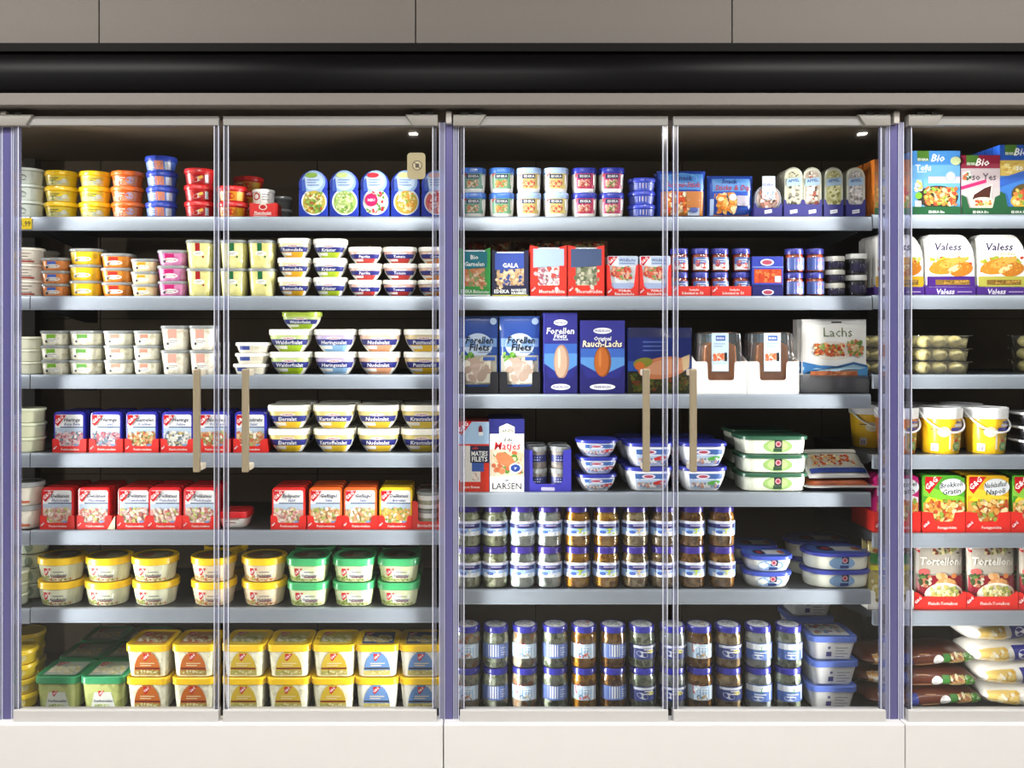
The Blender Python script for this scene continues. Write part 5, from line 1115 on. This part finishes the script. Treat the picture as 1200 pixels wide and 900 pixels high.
# ---- sixth shelf: filled pasta bags
def d_tort(D):
    D.rect(-27, 40, 27, 76, '#b0a89c'); D.food(-10, 62, 24, 75, ['#8a8a50', '#7a3028', '#5a5038', '#c8bc90'], 16, 2, .2, .4); D.gg(-27, 76, 12); D.text('Tortelloni', 0, 55, 9, '#dcd8d0', 48, .15); D.ell(-19, 42, 6, 4, '#c85a58')
    D.rect(-27, 4, 27, 38, '#8a1428'); D.food(-27, 24, -10, 40, ['#5a7a3c', '#c8c0a8', '#384a24', '#b06a50'], 14, 3, .2, .35); D.food(-8, 24, 20, 42, ['#d8985a', '#e0b080', '#c87840'], 10, 4, .3, .45); D.ell(4, 16, 23, 14, '#f0e8d8', 26); D.food(-14, 7, 22, 27, ['#e0d498', '#d8c878', '#eee4b8', '#a8b060', '#c8b868'], 44, 5, .14, .26)
for cx, ds in ((1102, 'beside the mullion'), (1163, 'second from the mullion'), (1224, 'at the photo edge')):
    k = pouch('pasta_bag', 56, 77, 13, '#9a948a', d_tort, 'bag')
    put(k, cx, 'C6', 'dark red filled-pasta bag ' + ds, 'pasta bags', y=.026, mid=0, ranks=2, gap=3, lift=.002, jit=1)
    kt = tray('display_tray', 60.5, 20, 58, '#d0241c', [(30.2, 0), (30.2, 20), (27, 20), (20, 15), (0, 15)], lambda D: (D.text('Fleisch-Tortelloni', 3, 7, 3.4, '#f8e4de', 34), D.gg(-30, 15, 11)))
    put(kt, cx, 'C6', 'red card tray for the pasta bag ' + ds, 'red pasta trays', y=.016, mid=0, jit=.1)
def d_gn(D):
    D.rect(-24, 4, 24, 76, '#c8b878'); D.food(-24, 4, 24, 44, ['#e0d498', '#c8b868', '#eee4b8', '#b0a050'], 40, 3, .14, .25); D.rect(-24, 44, 24, 50, '#d8d030'); D.rect(-24, 52, 24, 64, '#3c8a40'); D.food(-24, 64, 24, 76, ['#6a2c1c', '#8a4a2c', '#a8602c'], 20, 4, .2, .4)
k = pouch('pasta_bag', 50, 77, 12, '#c8b878', d_gn, 'bag')
put(k, 1044, 'C6', 'yellow and green pasta bag behind the mullion', 'pasta bags', y=.026, mid=0, ranks=2, gap=3, lift=.002)
put(tray('display_tray', 54, 22, 58, '#ecebe6', notch(27, 22, 8, 18, 3), None), 1044, 'C6', 'white card tray behind the mullion', 'white pasta tray', y=.016, mid=0, jit=.1)
# ---- deck: long bags lying in piles
def lying(name, w, h, d, m, deco, cat='bag'):
    V, F = [], []; n, q = 18, 14
    def pt(t, a, g=0):
        e = max(0, 1 - abs(2 * t - 1) ** 4) ** .45; R = (.16 + .84 * e)
        wob = 1 + .05 * math.sin(9 * t + 3 * a) * e
        ry = d / 2 * (1 if e > .3 else 1.0) * (.75 + .25 * e); rz = h / 2 * R
        return Vector(((t - .5) * w * U, -math.cos(a) * ry * U * wob - (g if math.cos(a) > 0 else -g), h / 2 * U + math.sin(a) * rz * U * wob))
    for i in range(n + 1):
        for k_ in range(q): V.append(pt(i / n, 2 * math.pi * k_ / q))
    for i in range(n):
        for k_ in range(q): F.append((i*q+k_, i*q+(k_+1) % q, (i+1)*q+(k_+1) % q, (i+1)*q+k_))
    F.append(tuple(range(q))[::-1]); F.append(tuple(n*q + k_ for k_ in range(q)))
    me = finish(name, V, F, m, 60)
    def surf(u, v, g):
        t = u / U / w + .5; a = math.asin(max(-.98, min(.98, (v / U - h / 2) / (h / 2) * .9)))
        p = pt(min(max(t, 0), 1), a); nrm = Vector((0, -math.cos(a), math.sin(a))); return tuple(p + nrm * g)
    D = Decal(surf, 2, .0004); deco(D)
    return Kind(name, cat, w, h, d, [['bag', me], ['print', D.mesh()]])
def d_brown(D):
    D.rect(-58, 3, -30, 20, '#c8b8a0'); D.food(-60, 3, -34, 20, ['#d8a860', '#e8e0d8', '#c89048', '#f0ece4'], 16, 3, .2, .35); D.rect(-24, 3, -12, 19, '#2c3c8c'); D.poly([(-6, 4), (16, 4), (10, 18), (-2, 18)], '#b08058')
    D.ell(20, 11, 6, 6, '#e4e2e0', 18); D.rect(26, 7, 34, 18, '#3c7a34'); D.food(34, 4, 52, 19, ['#d8c888', '#c8b068', '#a86a4c', '#e8e0b8'], 18, 5, .18, .32); D.food(50, 4, 64, 19, ['#3c7a24', '#5a9a3c', '#c8d0b8'], 12, 6, .2, .35)
kbr = lying('dumpling_bag', 138, 23, 60, mat('#54281a', .28, coat=.5), d_brown)
def d_yb(D):
    D.rect(-50, 4, -16, 22, '#e0c070'); D.food(-48, 4, -14, 22, ['#e8c468', '#d8a840', '#f0dca0', '#f4ecd8'], 16, 2, .22, .38); D.rect(-8, 3, 16, 23, '#2a2c84'); D.ell(4, 13, 7, 6, '#e4e4f0', 18); D.text('C', 4, 13, 7, '#2a2c84', 8); D.rect(18, 4, 48, 22, '#d8b060'); D.food(18, 4, 46, 22, ['#e8c468', '#d8a840', '#f0dca0'], 14, 7, .22, .38)
kyb = lying('dumpling_bag', 110, 26, 56, mat('#e0dcd4', .22, coat=.6), d_yb)
LVB = ['bottom', 'middle', 'top']
for i in range(3):
    kbr.put((PX(1078 + (0, -6, -6)[i], .06), .09 + .006 * i, rowz('C7') + i * 22.6*U), math.radians((3, -4, 5)[i]), '%s brown bag of dumplings in the pile past the mullion' % LVB[i], 'brown dumpling bags')
for i in range(4):
    kyb.put((PX(1205 - (0, 8, 16, 24)[i] + (4 if i == 3 else 0), .05), .08 + .012 * i, rowz('C7') + i * 24.6*U), math.radians((-6, 5, 8, 14)[i]), '%s yellow and navy bag of dumplings at the photo edge' % ['bottom', 'second lowest', 'third', 'top'][i], 'yellow dumpling bags')
